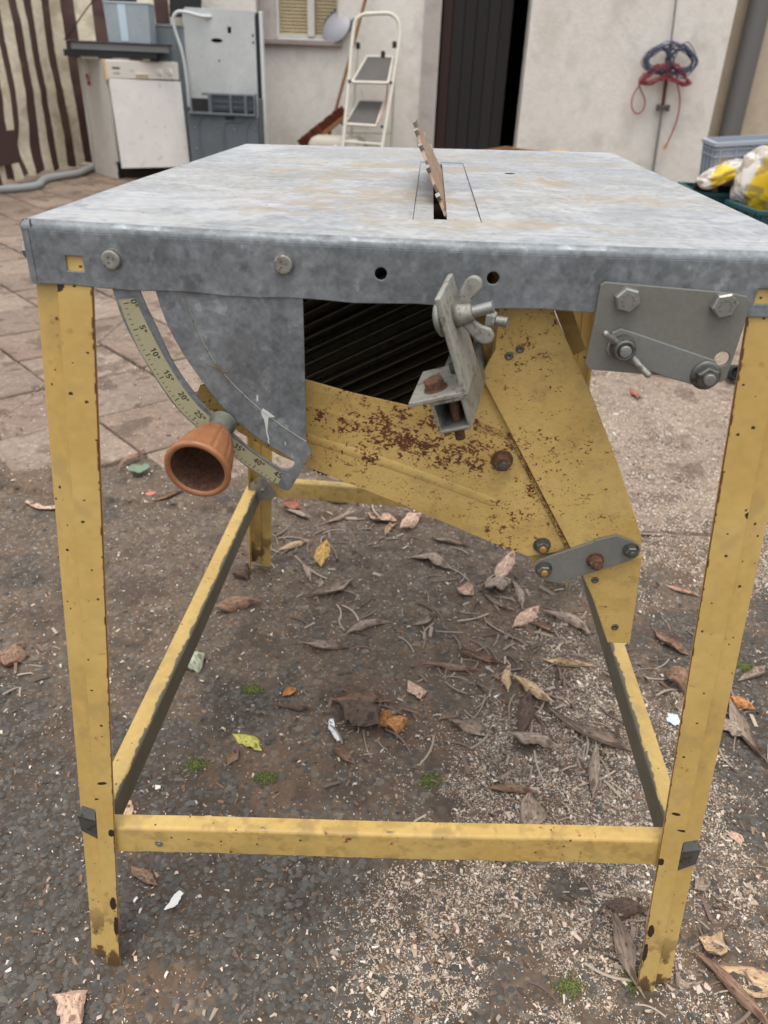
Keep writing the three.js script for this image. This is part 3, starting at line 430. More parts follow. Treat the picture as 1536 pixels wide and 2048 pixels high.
// tilt quadrant with its slot, and the degree scale on it
{
  const zq = -0.0046, zf = -0.0026;
  const outer = spline([[-0.2162, 0.7615], [-0.2156, 0.7559], [-0.2111, 0.7338], [-0.2015, 0.7087], [-0.1897, 0.6849], [-0.177, 0.6643], [-0.1661, 0.6526], [-0.1531, 0.6402], [-0.1382, 0.6287], [-0.1257, 0.618], [-0.1094, 0.607], [-0.0972, 0.5996]], 60);
  const slotO = spline([[-0.1963, 0.7589], [-0.1953, 0.7524], [-0.1862, 0.7263], [-0.1767, 0.7008], [-0.1631, 0.6781], [-0.1513, 0.6629], [-0.1377, 0.6488], [-0.1179, 0.6308], [-0.0998, 0.6188]], 50);
  const slotI = spline([[-0.1858, 0.7601], [-0.1844, 0.754], [-0.1798, 0.7343], [-0.1692, 0.7093], [-0.1555, 0.6868], [-0.1453, 0.6722], [-0.1339, 0.6594], [-0.1123, 0.6414], [-0.0924, 0.6293]], 50);
  const cap = spline([[-0.0998, 0.6188], [-0.0939, 0.6183], [-0.0894, 0.6229], [-0.0893, 0.6269], [-0.0924, 0.6293]], 10);
  const rest = [[-0.0944, 0.5998], [-0.0923, 0.6018], [-0.0758, 0.6342], [-0.0765, 0.638], [-0.0792, 0.6434], [-0.08, 0.7666]];
  const pts = [...outer.map((p) => [p[0], p[1]]), ...rest, ...[[-0.1837, 0.763]]];
  const slot = [...slotO.map((p) => [p[0], p[1]]), ...cap.slice(1, -1).map((p) => [p[0], p[1]]), ...slotI.reverse().map((p) => [p[0], p[1]])];
  const quad = part('tilt_quadrant', plate(pts, zq, 0.002, [slot], 0.0004), M.galv, saw);
  // pressed crease across the quadrant
  part('crease', tube([[-0.1662, 0.7605], [-0.1631, 0.7488], [-0.1568, 0.7268], [-0.1442, 0.7008], [-0.1214, 0.675], [-0.0993, 0.6567], [-0.0795, 0.6436]].map((p) => [p[0], p[1], -0.0030]), 0.0008, 40, 6), M.zinc, quad);
  // scale sticker
  const X0 = -0.245, Y0 = 0.575, S = 0.19, cv = document.createElement('canvas'); cv.width = cv.height = 2048; const g = cv.getContext('2d');
  const cx = (p) => [(p[0] - X0) / S * 2048, (1 - (p[1] - Y0) / S) * 2048];
  g.fillStyle = '#a09a7c'; g.fillRect(0, 0, 2048, 2048);
  for (let k = 0; k < 5200; k++) { const a = rnd(); g.fillStyle = `rgba(${a > 0.5 ? '190,184,150' : '96,92,74'},${0.05 + 0.12 * rnd()})`; const r = 3 + 26 * rnd() * rnd(); g.fillRect(rnd() * 2048, rnd() * 2048, r, r * (0.4 + rnd())); }
  const A = spline([[-0.2086, 0.7443], [-0.2052, 0.7286], [-0.1965, 0.7044], [-0.1851, 0.682], [-0.1722, 0.6626], [-0.1562, 0.6456], [-0.1388, 0.6308], [-0.1198, 0.6162], [-0.1062, 0.6072]], 400).map((p) => [p[0], p[1]]);      // the tick line along the outer edge
  const len = [0]; for (let i = 1; i < A.length; i++) len.push(len[i - 1] + Math.hypot(A[i][0] - A[i - 1][0], A[i][1] - A[i - 1][1]));
  const at = (s) => { s *= len[len.length - 1]; let i = 1; while (i < len.length - 1 && len[i] < s) i++; return [A[i], Math.atan2(A[i][1] - A[i - 1][1], A[i][0] - A[i - 1][0])]; };
  g.strokeStyle = g.fillStyle = '#1d1a15'; g.lineCap = 'butt'; g.textAlign = 'center'; g.textBaseline = 'middle'; g.font = 'bold 66px sans-serif';
  for (let d = 0; d <= 45; d++) {
    const [p, a] = at(d / 45), n = [-Math.sin(a), Math.cos(a)], big = d % 5 === 0, L = big ? 0.0042 : 0.0022, [x, y] = cx([p[0] + n[0] * 0.0002, p[1] + n[1] * 0.0002]), [x2, y2] = cx([p[0] + n[0] * L, p[1] + n[1] * L]);
    g.lineWidth = big ? 7 : 5; g.beginPath(); g.moveTo(x, y); g.lineTo(x2, y2); g.stroke();
    if (big) { const k = [p[0] + n[0] * 0.0078 + Math.cos(a) * 0.001, p[1] + n[1] * 0.0078 + Math.sin(a) * 0.001], [tx, ty] = cx(k); g.save(); g.translate(tx, ty); g.rotate(-a); g.fillText(d + '\u00b0', 0, 0); g.restore(); }
  }
  const ct = new THREE.CanvasTexture(cv); ct.colorSpace = THREE.SRGBColorSpace; ct.magFilter = THREE.LinearFilter;
  const inner = spline([[-0.1998, 0.7483], [-0.195, 0.7349], [-0.1871, 0.7147], [-0.1762, 0.6916], [-0.163, 0.6708], [-0.1495, 0.6569], [-0.1331, 0.641], [-0.115, 0.6266], [-0.0984, 0.6144]], 60).map((p) => [p[0], p[1]]), outl = spline([[-0.2115, 0.7467], [-0.2084, 0.7321], [-0.2001, 0.708], [-0.1883, 0.6846], [-0.1758, 0.6648], [-0.1653, 0.6534], [-0.1523, 0.6407], [-0.1374, 0.6291], [-0.1249, 0.619], [-0.1086, 0.6084], [-0.1027, 0.6052]], 60).map((p) => [p[0], p[1]]);
  let sg = new THREE.ShapeGeometry(new THREE.Shape([...outl, ...inner.reverse()].map((p) => new THREE.Vector2(...p)))); const p = sg.attributes.position, uv = new Float32Array(p.count * 2); for (let i = 0; i < p.count; i++) { uv[2 * i] = (p.getX(i) - X0) / S; uv[2 * i + 1] = (p.getY(i) - Y0) / S; } sg.setAttribute('uv', new THREE.BufferAttribute(uv, 2)); sg.translate(0, 0, zf + 0.00025);
  tag(part('scale_sticker', sg, mat({ map: ct, roughness: 0.45 }), quad), 'faded degree scale printed from 0 to 45');
  // dried white paint run
  const blob = (pts) => plate([[-0.259, 0.9228]].slice(1).concat(pts), zf - 0.0001, 0.0004, [], 0.0002);
  part('paint_drip', merge(blob([[-0.1135, 0.6672], [-0.1119, 0.6697], [-0.11, 0.6682], [-0.1074, 0.6667], [-0.103, 0.6629], [-0.1064, 0.6627], [-0.108, 0.6618], [-0.1086, 0.6559], [-0.1093, 0.6501], [-0.1079, 0.6442], [-0.1088, 0.6429], [-0.1101, 0.6483], [-0.1106, 0.655], [-0.1115, 0.6607], [-0.1129, 0.6631]]), blob([[-0.1095, 0.6433], [-0.1084, 0.6434], [-0.1077, 0.6404], [-0.1089, 0.6408]]), blob([[-0.0963, 0.6424], [-0.0955, 0.6433], [-0.0952, 0.6399], [-0.096, 0.6398]]), blob([[-0.1164, 0.6791], [-0.1151, 0.6808], [-0.115, 0.676], [-0.1162, 0.6743]])), mat({ color: rgb(196, 196, 192), roughness: 0.7 }), quad);
  part('fibre_wisp', merge(tube([[-0.1506, 0.702, -0.0005], [-0.143, 0.7009, 0.0008], [-0.1383, 0.6978, -0.0002], [-0.1341, 0.7006, 0.0008], [-0.1302, 0.706, 0.0002]], 0.0004, 20, 5), tube([[-0.1442, 0.7053, 0.0005], [-0.1401, 0.6989, 0.0012], [-0.1358, 0.6986, 0.0006]], 0.0005, 12, 5), tube([[-0.1471, 0.701, 0.0005], [-0.1373, 0.6967, 0.001], [-0.1333, 0.6978, 0.0002]], 0.00035, 12, 5)), mat({ color: rgb(104, 92, 74), roughness: 1 }), quad);
}

// clamp knob on the quadrant
{
  const a = [-0.1430, 0.6565, -0.0035], b = [-0.1482, 0.6452, 0.060], dir = [b[0] - a[0], b[1] - a[1], b[2] - a[2]], kn = new THREE.Group(); kn.name = 'clamp_knob'; saw.add(kn);
  part('boss', aim(merge(shift(lathe([[0, 0], [0.0105, 0], [0.0105, 0.0012], [0.0086, 0.0018], [0.0084, 0.026], [0, 0.026]], 28), 0, 0.001, 0)), a, dir), mat({ map: rep(T.steel, 0.07), color: rgb(190, 194, 188), roughness: 0.7, metalness: 0.2 }), kn);
  let g = lathe([[0.0, 0.018], [0.0095, 0.018], [0.012, 0.0195], [0.0145, 0.024], [0.0195, 0.038], [0.0222, 0.050], [0.0228, 0.058], [0.0238, 0.0595], [0.0243, 0.0615], [0.0236, 0.0632], [0.0218, 0.0637], [0.0202, 0.0632], [0.0196, 0.0618]], 96);
  { const p = g.attributes.position; for (let i = 0; i < p.count; i++) { const x = p.getX(i), y = p.getY(i), z = p.getZ(i), r = Math.hypot(x, z), th = Math.atan2(z, x); if (r > 0.0125 && y < 0.0592 && r > 0.0120 + (y - 0.024) * 0.22) { const c = Math.abs(Math.cos(th * 5.5 + 0.4)), k = 1 - 0.075 * (c < 0.32 ? (1 - c / 0.32) : 0) - 0.02 * c; p.setXYZ(i, x * k, y, z * k); } } g.computeVertexNormals(); }
  T.knob = texture(256, 256, (u, v) => { const n = fbm(u, v, 8, 4, 110); let c = mix3([0.555, 0.355, 0.225], [0.635, 0.435, 0.295], n); return mix3(c, [0.50, 0.33, 0.23], 0.5 * smooth(0.58, 0.75, fbm(u, v, 24, 4, 111))); });
  const grip = part('grip', aim(g, a, dir), mat({ map: rep(T.knob, 0.06), roughness: 0.38 }), kn);
  part('bore', aim(lathe([[0.0197, 0.0619], [0.0188, 0.052], [0.0172, 0.036], [0.0140, 0.024], [0, 0.0225]], 48), a, dir), mat({ map: rep(T.rust, 0.05), color: rgb(250, 246, 240), roughness: 0.9 }), grip);
}

// swing plate, blade guard and linkage
{
  const zP = -0.031, poly = [[-0.083, 0.6844], [-0.0464, 0.6754], [-0.0007, 0.6671], [0.0259, 0.6737], [0.057, 0.6997], [0.1398, 0.5459], [0.1338, 0.5403], [0.1081, 0.5339], [0.0762, 0.5455], [-0.0083, 0.5799], [-0.0843, 0.609], [-0.1052, 0.6173], [-0.1371, 0.6359], [-0.1677, 0.6601], [-0.1703, 0.6667], [-0.1664, 0.6753], [-0.1584, 0.6766], [-0.1184, 0.6882]];
  const bb = [[-0.1902, 0.5036], [0.1638, 0.7721]], bx0 = bb[0][0], by0 = bb[0][1], bw = bb[1][0] - bx0, bh = bb[1][1] - by0;
  const patches = [[-0.034, 0.6512], [-0.0199, 0.6455], [-0.0035, 0.6378], [0.0129, 0.6321], [0.0336, 0.6245], [0.0523, 0.6188], [-0.0085, 0.6591], [0.0153, 0.6562], [0.032, 0.6443], [0.0487, 0.6365], [-0.0312, 0.6182], [-0.052, 0.648], [-0.072, 0.6554], [0.0769, 0.6338], [0.1014, 0.5989], [0.1224, 0.5667], [0.051, 0.654]], size = [26, 30, 26, 26, 26, 20, 22, 22, 24, 24, 14, 12, 10, 12, 9, 9, 16];
  T.housing = texture(1400, 1400, (u, v) => {
    const x = bx0 + u * bw, y = by0 + v * bh; let m = 0.30; patches.forEach((p, i) => { const r = size[i] * 0.00058, d = ((x - p[0]) ** 2 + (y - p[1]) ** 2) / (r * r); m = Math.max(m, 0.30 + 0.68 * Math.exp(-d)); });
    return paintCol(u, v, m, 120, 8, 210);
  });
  const own = (g) => { const p = g.attributes.position, uv = g.attributes.uv; for (let i = 0; i < p.count; i++) uv.setXY(i, (p.getX(i) - bx0) / bw, (p.getY(i) - by0) / bh); return g; };
  M.housing = mat({ map: T.housing, roughness: 0.7, bumpMap: rep(T.paintBump, 0.3), bumpScale: 0.0004 });
  T.lip = texture(512, 512, (u, v) => paintCol(u, v, 0.95, 90, 12));
  const swing = part('swing_plate', own(plate(poly, zP, 0.002, [], 0.0006)), M.housing, saw);
  // pressed beads and the lip along the guard
  part('pressed_bead', own((() => { const g = tube([[-0.1044, 0.6414, -0.029], [-0.0721, 0.6319, -0.029], [-0.023, 0.6178, -0.029], [0.0356, 0.5984, -0.029], [0.072, 0.5856, -0.029]], 0.005, 40, 10); g.scale(1, 1, 0.36); g.translate(0, 0, -0.0195); return g; })()), M.housing, swing);
  part('pressed_bead', own((() => { const g = tube([[-0.1035, 0.6663, -0.029], [-0.0719, 0.6605, -0.029], [-0.032, 0.6491, -0.029], [0.0125, 0.6387, -0.029]], 0.004, 40, 10); g.scale(1, 1, 0.3); g.translate(0, 0, -0.0212); return g; })()), M.housing, swing);
  part('lip', own(plate([[0.0527, 0.6575], [0.0776, 0.6487], [0.0855, 0.6392], [0.142, 0.546], [0.1392, 0.5443], [0.0829, 0.6377], [0.0761, 0.6452], [0.0522, 0.6541]], zP + 0.0019, 0.0016, [], 0.0005)), mat({ map: rep(T.lip, 0.1), roughness: 0.85 }), swing);
  const guardPts = [[0.051, 0.6914], [0.0595, 0.7106], [0.0608, 0.7506], [0.0967, 0.756], [0.1024, 0.7416], [0.139, 0.6815], [0.171, 0.6218], [0.2037, 0.5538], [0.2056, 0.5396], [0.1513, 0.5253], [0.1443, 0.5394]];
  const guard = part('blade_guard', own(plate(guardPts, -0.50, 0.462, [], 0.0012)), M.housing, saw);
  part('guard_cover', own(plate([[0.0514, 0.6963], [0.0598, 0.717], [0.0594, 0.754], [0.0945, 0.7593], [0.1009, 0.7445], [0.1362, 0.6866], [0.1674, 0.6282], [0.1993, 0.5619], [0.2006, 0.549], [0.1485, 0.5351], [0.1419, 0.5474]], -0.0268, 0.0023, [], 0.0009)), M.housing, guard);
  part('guard_tip', own(plate([[0.1585, 0.5162], [0.1693, 0.4964], [0.192, 0.4461], [0.2123, 0.4466], [0.2078, 0.5047], [0.2044, 0.5416], [0.1506, 0.53]], -0.100, 0.0725, [], 0.001)), M.yellow, guard);
  part('folded_flap', own((() => { const g = plate([[0.103, 0.7439], [0.1175, 0.742], [0.1321, 0.7125], [0.123, 0.7072]], -0.062, 0.002, [], 0.0006); g.translate(0, 0, 0.010); return g; })()), mat({ map: rep(T.yellow, 0.3), roughness: 0.6 }), guard);
  part('hinge_tab', own(plate([[0.1096, 0.5333], [0.1354, 0.5403], [0.1482, 0.5193], [0.1262, 0.5069], [0.1207, 0.5087]], -0.0375, 0.002)), M.yellow, guard);
  const link = part('link_plate', plate([[0.1134, 0.5305], [0.1165, 0.5359], [0.1595, 0.5572], [0.1601, 0.5587], [0.177, 0.5648], [0.1909, 0.5599], [0.1969, 0.5568], [0.1995, 0.552], [0.1991, 0.5459], [0.1925, 0.5403], [0.1575, 0.5233], [0.1344, 0.5131], [0.1259, 0.5146], [0.1184, 0.5183]], -0.0242, 0.003, [], 0.0006), mat({ map: rep(T.plain, 0.2), color: rgb(228, 230, 224), roughness: 0.55, metalness: 0.3 }), saw);
  const nut = (p, af, m, parent, studM, tall = 0.0055) => { const n = part('nut', aim(merge(disc(af * 0.72, 0.0012), shift(hexHead(af, tall), 0, 0.0012, 0)), p, [0, 0, 1], rr(0, 1)), m, parent); part('stud', aim(lathe([[0, 0], [af * 0.29, 0], [af * 0.29, tall + 0.0026], [af * 0.24, tall + 0.0033], [0, tall + 0.0033]], 16), p, [0, 0, 1]), studM, n); return n; };
  nut([0.1184, 0.5464, -0.029], 0.0105, M.steelDark, swing, M.brass); nut([0.1214, 0.5275, -0.0213], 0.0105, M.steelDark, link, M.brass); nut([0.191, 0.5519, -0.0213], 0.0095, M.steelDark, link, M.steelDark);
  nut([0.1634, 0.5393, -0.0213], 0.0105, M.rust, link, M.rust, 0.008); nut([0.0755, 0.6248, -0.029], 0.0125, M.rust, swing, M.steelDark, 0.008);
  for (const [p, par] of [[[0.0706, 0.7129, -0.0246], guard], [[0.0781, 0.7187, -0.0246], guard], [[0.1688, 0.5145, -0.0276], guard], [[0.1953, 0.4646, -0.0276], guard]]) part('rivet', aim(lathe([[0, 0], [0.0034, 0], [0.0030, 0.0009], [0.0016, 0.0012], [0.0013, 0.0002], [0, 0.0002]], 16), p, [0, 0, 1]), par === guard ? M.steelDark : M.zinc, par);
}

// motor hung under the table, fins along its tilted shaft
{
  const t = 28 * Math.PI / 180, C = V(0.0949 - 0.0258, 0.6525 + 0.0486, -0.285), ax = V(Math.cos(t), Math.sin(t), 0), mo = new THREE.Group(); mo.name = 'motor'; saw.add(mo);
  const along = (d) => C.clone().addScaledVector(ax, d).toArray(), dusty = mat({ map: rep(T.steel, 0.1), color: rgb(132, 124, 104), roughness: 0.85 }), iron = dusty;
  part('motor_body', aim(lathe([[0, 0], [0.085, 0], [0.098, 0.012], [0.098, 0.20], [0, 0.20]], 40), along(-0.24), ax.toArray()), iron, mo);
  const tipOf = (k, n) => k / n * 2 * Math.PI;
  for (let k = 0; k < 68; k++) {
    const a = tipOf(k, 68), g = new THREE.BoxGeometry(0.0017, 0.19, 0.022); g.translate(0, 0.095, 0.109); g.rotateY(a);
    part('cooling_fin', aim(g, along(-0.236), ax.toArray()), dusty, mo);
  }
  // mounting flange in front of the guard wall, painted
  part('motor_flange', aim(lathe([[0, 0], [0.118, 0], [0.120, 0.003], [0.120, 0.012], [0, 0.012]], 48), along(-0.042), ax.toArray()), M.yellowWorn, mo);
}

// chute under the blade slot
{
  const cm = mat({ map: rep(T.rust, 0.1), color: rgb(120, 104, 92), roughness: 0.95 }), y0 = 0.748, y1 = 0.7945, hh = y1 - y0, ym = (y0 + y1) / 2, zl = 0.42, zm = -0.29;
  part('chip_chute', merge(box(0.002, hh, zl, 0.003, ym, zm), box(0.002, hh, zl, 0.042, ym, zm), box(0.037, hh, 0.002, 0.0225, ym, zm - zl / 2 + 0.001), box(0.037, hh, 0.002, 0.0225, ym, zm + zl / 2 - 0.001), box(0.037, 0.002, zl - 0.006, 0.0225, y0 + 0.001, zm)), cm, saw);
}

// blade
{
  const t = 28 * Math.PI / 180, R = 0.225, h = 0.0585, C = [0.0150 + (R - h) * Math.sin(t), TY - (R - h) * Math.cos(t), -0.288], n = 40, pts = [];
  for (let k = 0; k < n; k++) { const a = k / n * 2 * Math.PI, st = 2 * Math.PI / n; for (const [da, r] of [[0, R - 0.012], [0.12, R - 0.0135], [0.22, R - 0.010], [0.30, R - 0.003], [0.55, R - 0.0025], [0.92, R - 0.004], [0.985, R - 0.0095]]) pts.push([r * Math.cos(a + da * st), r * Math.sin(a + da * st)]); }
  const g = plate(pts, -0.0013, 0.0026, [circle(0, 0, 0.015)], 0.0003), bl = new THREE.Group(); bl.name = 'saw_blade'; bl.position.set(...C); bl.rotation.order = 'ZYX'; bl.rotation.set(0, Math.PI / 2, t); saw.add(bl);
  part('disc', g, M.blade, bl);
  const tip = box(0.0040, 0.0064, 0.0036, 0, -0.0004, 0, 0.0003);
  for (let k = 0; k < n; k++) { const a = (k + 0.42) / n * 2 * Math.PI, o = part('carbide_tooth', tip, M.carbide, bl); o.position.set((R - 0.0005) * Math.cos(a), (R - 0.0005) * Math.sin(a), 0); o.rotation.z = a - Math.PI / 2 + 0.1; }
}

// latch plate at the right of the apron
{
  const pl = part('latch_plate', plate([[0.1227, 0.7744], [0.1253, 0.7765], [0.2092, 0.7733], [0.2207, 0.7715], [0.2233, 0.7689], [0.2243, 0.753], [0.2224, 0.7219], [0.2217, 0.7137], [0.2187, 0.7105], [0.1825, 0.713], [0.1249, 0.7151], [0.1214, 0.719], [0.1225, 0.7478]], 0.0006, 0.0026, [circle(...[[0.2151, 0.7277]][0], 0.0052)], 0.0006), mat({ map: rep(T.plain, 0.25), color: rgb(232, 230, 224), roughness: 0.5, metalness: 0.3 }), saw);
  const letter = (p, n, r) => { const o = []; for (let k = 0; k < n; k++) { const a = -0.6 + k / n * 5.2; o.push(box(0.0016, 0.0006, 0.0008, p[0] + r * Math.cos(a), p[1] + r * Math.sin(a), p[2])); o.push(box(0.0006, 0.0017, 0.0008, p[0] + r * 0.9 * Math.cos(a + 0.2), p[1] + r * 0.9 * Math.sin(a + 0.2), p[2])); } return merge(o); };
  for (const [p, s] of [[[0.1414, 0.7662, 0.0032], 0.3], [[0.2061, 0.7657, 0.0032], 0.75]]) { const b = part('hex_bolt', aim(merge(hexHead(0.0152, 0.0062)), p, [0, 0, 1], s), M.steel, pl); part('stamped_mark', letter([p[0], p[1], p[2] + 0.0062], 7, 0.0042), M.steel, b); }
  const arm = part('latch_arm', plate([[0.1338, 0.7305], [0.1353, 0.7433], [0.1408, 0.7464], [0.148, 0.7447], [0.2101, 0.7273], [0.2131, 0.7206], [0.21, 0.7093], [0.2049, 0.7072], [0.1779, 0.7135], [0.1354, 0.7273]], 0.0036, 0.0026, [], 0.0008), mat({ map: rep(T.plain, 0.2), color: rgb(236, 238, 238), roughness: 0.45, metalness: 0.35 }), saw);
  const n2 = [0.2054, 0.7165, 0.0062]; const nut2 = part('flange_nut', aim(merge(lathe([[0, 0], [0.0105, 0], [0.0104, 0.0012], [0.0082, 0.0024], [0, 0.0024]], 24), shift(hexHead(0.0138, 0.007), 0, 0.0012, 0)), n2, [0, 0, 1], 0.2), M.steelDark, arm); part('stud', aim(lathe([[0, 0], [0.0042, 0], [0.0042, 0.0105], [0.0036, 0.0112], [0, 0.0112]], 18), n2, [0, 0, 1]), M.steel, nut2);
  const wc = [0.1442, 0.7336, 0.0062], wn2 = new THREE.Group(); wn2.name = 'wing_nut'; arm.add(wn2);
  part('nut_body', aim(lathe([[0, 0], [0.0088, 0], [0.0086, 0.003], [0.0074, 0.009], [0.0066, 0.0098], [0.0052, 0.0098], [0.0050, 0.0085], [0, 0.0085]], 28), wc, [0, 0, 1]), M.steelDark, wn2);
  part('stud', aim(lathe([[0, 0], [0.0042, 0], [0.0042, 0.0112], [0.0036, 0.012], [0, 0.012]], 18), wc, [0, 0, 1]), M.steel, wn2);
  const wing = (x, y, out) => tube([[wc[0] + x * 0.35, wc[1] + y * 0.35, wc[2] + 0.004], [wc[0] + x * 0.7, wc[1] + y * 0.7, wc[2] + 0.007], [wc[0] + x, wc[1] + y, wc[2] + out]], 0.0024, 12, 8);
  part('wing', wing(-0.0155, 0.0115, 0.010), M.zinc, wn2); part('wing', wing(0.0185, -0.0155, 0.010), M.zinc, wn2);
}

// fence clamp in front of the apron
{
  const a = 20 * Math.PI / 180, fr = new THREE.Group(); fr.name = 'fence_clamp'; saw.add(fr); const O = [0.0269, 0.6977, 0.06]; fr.rotation.order = 'ZYX'; fr.rotation.set(0, -0.17, a); const off = V(0, 0, 0.06).applyEuler(fr.rotation); fr.position.set(O[0] - off.x, O[1] - off.y, O[2] - off.z);      // local x along the flange, y up the upright, z towards the viewer
  const w = 0.0115, th = 0.0022, sqr = (k) => [[-k, -k], [k, -k], [k, k], [-k, k]];
  part('square_tube', plate(sqr(w), -0.045, 0.105, [sqr(w - th)], 0.0006), M.zinc, fr);
  const y0 = w + 0.0004;
  part('angle_bracket', merge(box(0.0385, 0.0036, 0.056, -0.0062, y0 + 0.0018, 0.033, 0.0010), box(0.0040, 0.066, 0.056, 0.0130, y0 + 0.033, 0.033, 0.0012), (() => { const g = new THREE.CylinderGeometry(0.0038, 0.0038, 0.0555, 12, 1, false); g.rotateX(Math.PI / 2); g.translate(0.0112, y0 + 0.0030, 0.033); return triUV(g); })()), mat({ map: rep(T.steel, 0.09), color: rgb(255, 250, 242), roughness: 0.55, metalness: 0.2, bumpMap: rep(T.paintBump, 0.05), bumpScale: 0.0003 }), fr);
  const hb = part('hex_bolt', aim(merge(disc(0.0082, 0.0012), shift(hexHead(0.0128, 0.0062), 0, 0.0012, 0)), [-0.0085, y0 + 0.0036, 0.0455], [0, 1, 0], 0.35), M.rust, fr);
  part('bolt_shank', aim(thread(0.0036, 0.036), [-0.0015, -w - 0.012, 0.047], [0.1, 1, 0]), M.rust, fr);
  part('nut', aim(merge(hexHead(0.0115, 0.006)), [-0.001, -w - 0.0062, 0.043], [0, 1, 0]), M.steelDark, fr);
  // carriage bolt through the upright, wing nut on its right
  const cy = y0 + 0.0455, cz = 0.036;
  part('bolt_head', aim(merge(lathe([[0, 0], [0.0135, 0], [0.0132, 0.0022], [0, 0.0022]], 26), shift(lathe([[0, 0], [0.0118, 0], [0.0104, 0.005], [0.006, 0.007], [0, 0.0076]], 24), 0, 0.0022, 0)), [0.0109, cy, cz], [-1, 0, 0]), M.castNut, fr);
  part('spacer', rod([0.003, y0 + 0.003, 0.022], [0.003, y0 + 0.010, 0.022], 0.0045, 14), M.steelDark, fr);
  const wg = new THREE.Group(); wg.name = 'wing_nut'; fr.add(wg); wg.position.set(0.0148, cy, cz);
  part('nut_body', aim(lathe([[0, 0], [0.0078, 0], [0.0074, 0.005], [0.0062, 0.012], [0.0046, 0.0126], [0, 0.0126]], 26), [0, 0, 0], [1, 0, 0]), M.castNut, wg);
  part('threaded_end', aim(thread(0.0040, 0.026), [0, 0, 0], [1, 0, 0]), M.steel, wg);
  const wingPts = [[0.002, 0.004], [0.006, 0.011], [0.0095, 0.017], [0.0145, 0.0215], [0.0195, 0.0215], [0.0225, 0.018], [0.0215, 0.013], [0.016, 0.009], [0.0125, 0.0045], [0.012, 0.001], [0.002, 0.001]];
  const wgG = (s) => { const c = spline(wingPts.map((p) => [p[0], p[1] * s]), 48); return plate(s > 0 ? c.reverse().map((p) => [p[0], p[1]]) : c.map((p) => [p[0], p[1]]), -0.0020, 0.0040, [], 0.0014); };
  const w1 = part('wing', wgG(1), M.castNut, wg), w2 = part('wing', wgG(-1), M.castNut, wg); w1.rotation.x = -0.15; w2.rotation.x = -0.15;
  part('stop_bolt', aim(merge(hexHead(0.0105, 0.006), shift(thread(0.0035, 0.008), 0, 0.006, 0)), [0.0300, y0 + 0.030, 0.008], [0.9, -0.3, 0.2]), M.zinc, fr);
}

// ================================================================ things along the wall
{ // striped awning cloth hung at the left
  const path = spline([[-3.02, 0, -4.2], [-3.17, 0, -5.2], [-3.24, 0, -5.9], [-3.235, 0, -6.6], [-3.20, 0, -7.0], [-3.05, 0, -7.22], [-2.7, 0, -7.27], [-2.05, 0, -7.30]], 360), L = [0]; for (let i = 1; i < path.length; i++) L.push(L[i - 1] + Math.hypot(path[i][0] - path[i - 1][0], path[i][2] - path[i - 1][2]));
  const tot = L[L.length - 1], nv = 46, pos = [], uv = [], idx = [], Hc = 1.44;
  for (let i = 0; i < path.length; i++) { const q = path[Math.min(i + 1, path.length - 1)], p = path[Math.max(0, i - 1)], tx = q[0] - p[0], tz = q[2] - p[2], tl = Math.hypot(tx, tz), nx = -tz / tl, nz = tx / tl;
    for (let j = 0; j <= nv; j++) { const v = j / nv, y = 0.03 + v * Hc, s = L[i], w = 0.012 * Math.sin(s * 13 + 1.5 * Math.sin(v * 2.2)) * (1 - 0.35 * v) + 0.016 * (fbm(s / tot, v, 12, 3, 140) - 0.5) + 0.05 * (fbm(s / tot, v * 0.4, 5, 2, 141) - 0.5) + 0.045 * Math.exp(-(((s - 1.9) / 0.16) ** 2) - ((y - 0.22) / 0.12) ** 2); pos.push(path[i][0] - nx * w, y - (j === 0 ? 0.012 * Math.sin(s * 19) : 0), path[i][2] - nz * w); uv.push(s, y); } }
  for (let i = 0; i + 1 < path.length; i++) for (let j = 0; j < nv; j++) { const a = i * (nv + 1) + j, b = a + nv + 1; idx.push(a, b, a + 1, b, b + 1, a + 1); }
  const g = new THREE.BufferGeometry(); g.setAttribute('position', new THREE.Float32BufferAttribute(pos, 3)); g.setAttribute('uv', new THREE.Float32BufferAttribute(uv, 2)); g.setIndex(idx); g.computeVertexNormals();
  T.awning = texture(1024, 512, (u, v) => { const s = (u * 16 + 0.25) % 1, d = fbm(u, v, 14, 5, 143), e = 0.02 * (fbm(u, v, 60, 2, 144) - 0.5); let c = s + e < 0.45 ? [0.31, 0.21, 0.205] : [0.90, 0.86, 0.76]; c = c.map((x) => x * (0.93 + 0.12 * fbm(u, v, 90, 2, 145))); return mix3(c, [0.50, 0.44, 0.33], 0.30 * smooth(0.52, 0.76, d)); });
  const cloth = thing('awning_cloth', 'brown and cream striped awning cloth hanging down to the ground', 'awning');
  part('cloth', g, mat({ map: rep(T.awning, 4.32, 2.3), roughness: 0.6 }), cloth);
  part('patch', (() => { const q = plate([[-5.30, 0.16], [-5.86, 0.16], [-5.84, 0.385], [-5.30, 0.40]].map(([z, y]) => [-z, y]), 0, 0.004); q.rotateY(Math.PI / 2); q.translate(-3.165, 0, 0); return triUV(q); })(), mat({ color: rgb(72, 50, 46), roughness: 0.8 }), cloth);
}
single('conduit_hose', tube([[-3.35, 0.03, -4.95], [-3.0911, 0.03, -5.3173], [-3.0032, 0.03, -5.4283], [-2.9481, 0.03, -5.5883], [-3.0233, 0.035, -5.9157], [-2.9864, 0.035, -6.1616], [-2.9399, 0.035, -6.3549], [-2.9529, 0.04, -6.6405], [-2.95, 0.04, -6.95]], 0.028, 80, 12), mat({ color: rgb(146, 150, 150), roughness: 0.5 }), 'grey plastic conduit lying along the foot of the striped cloth', 'hose');

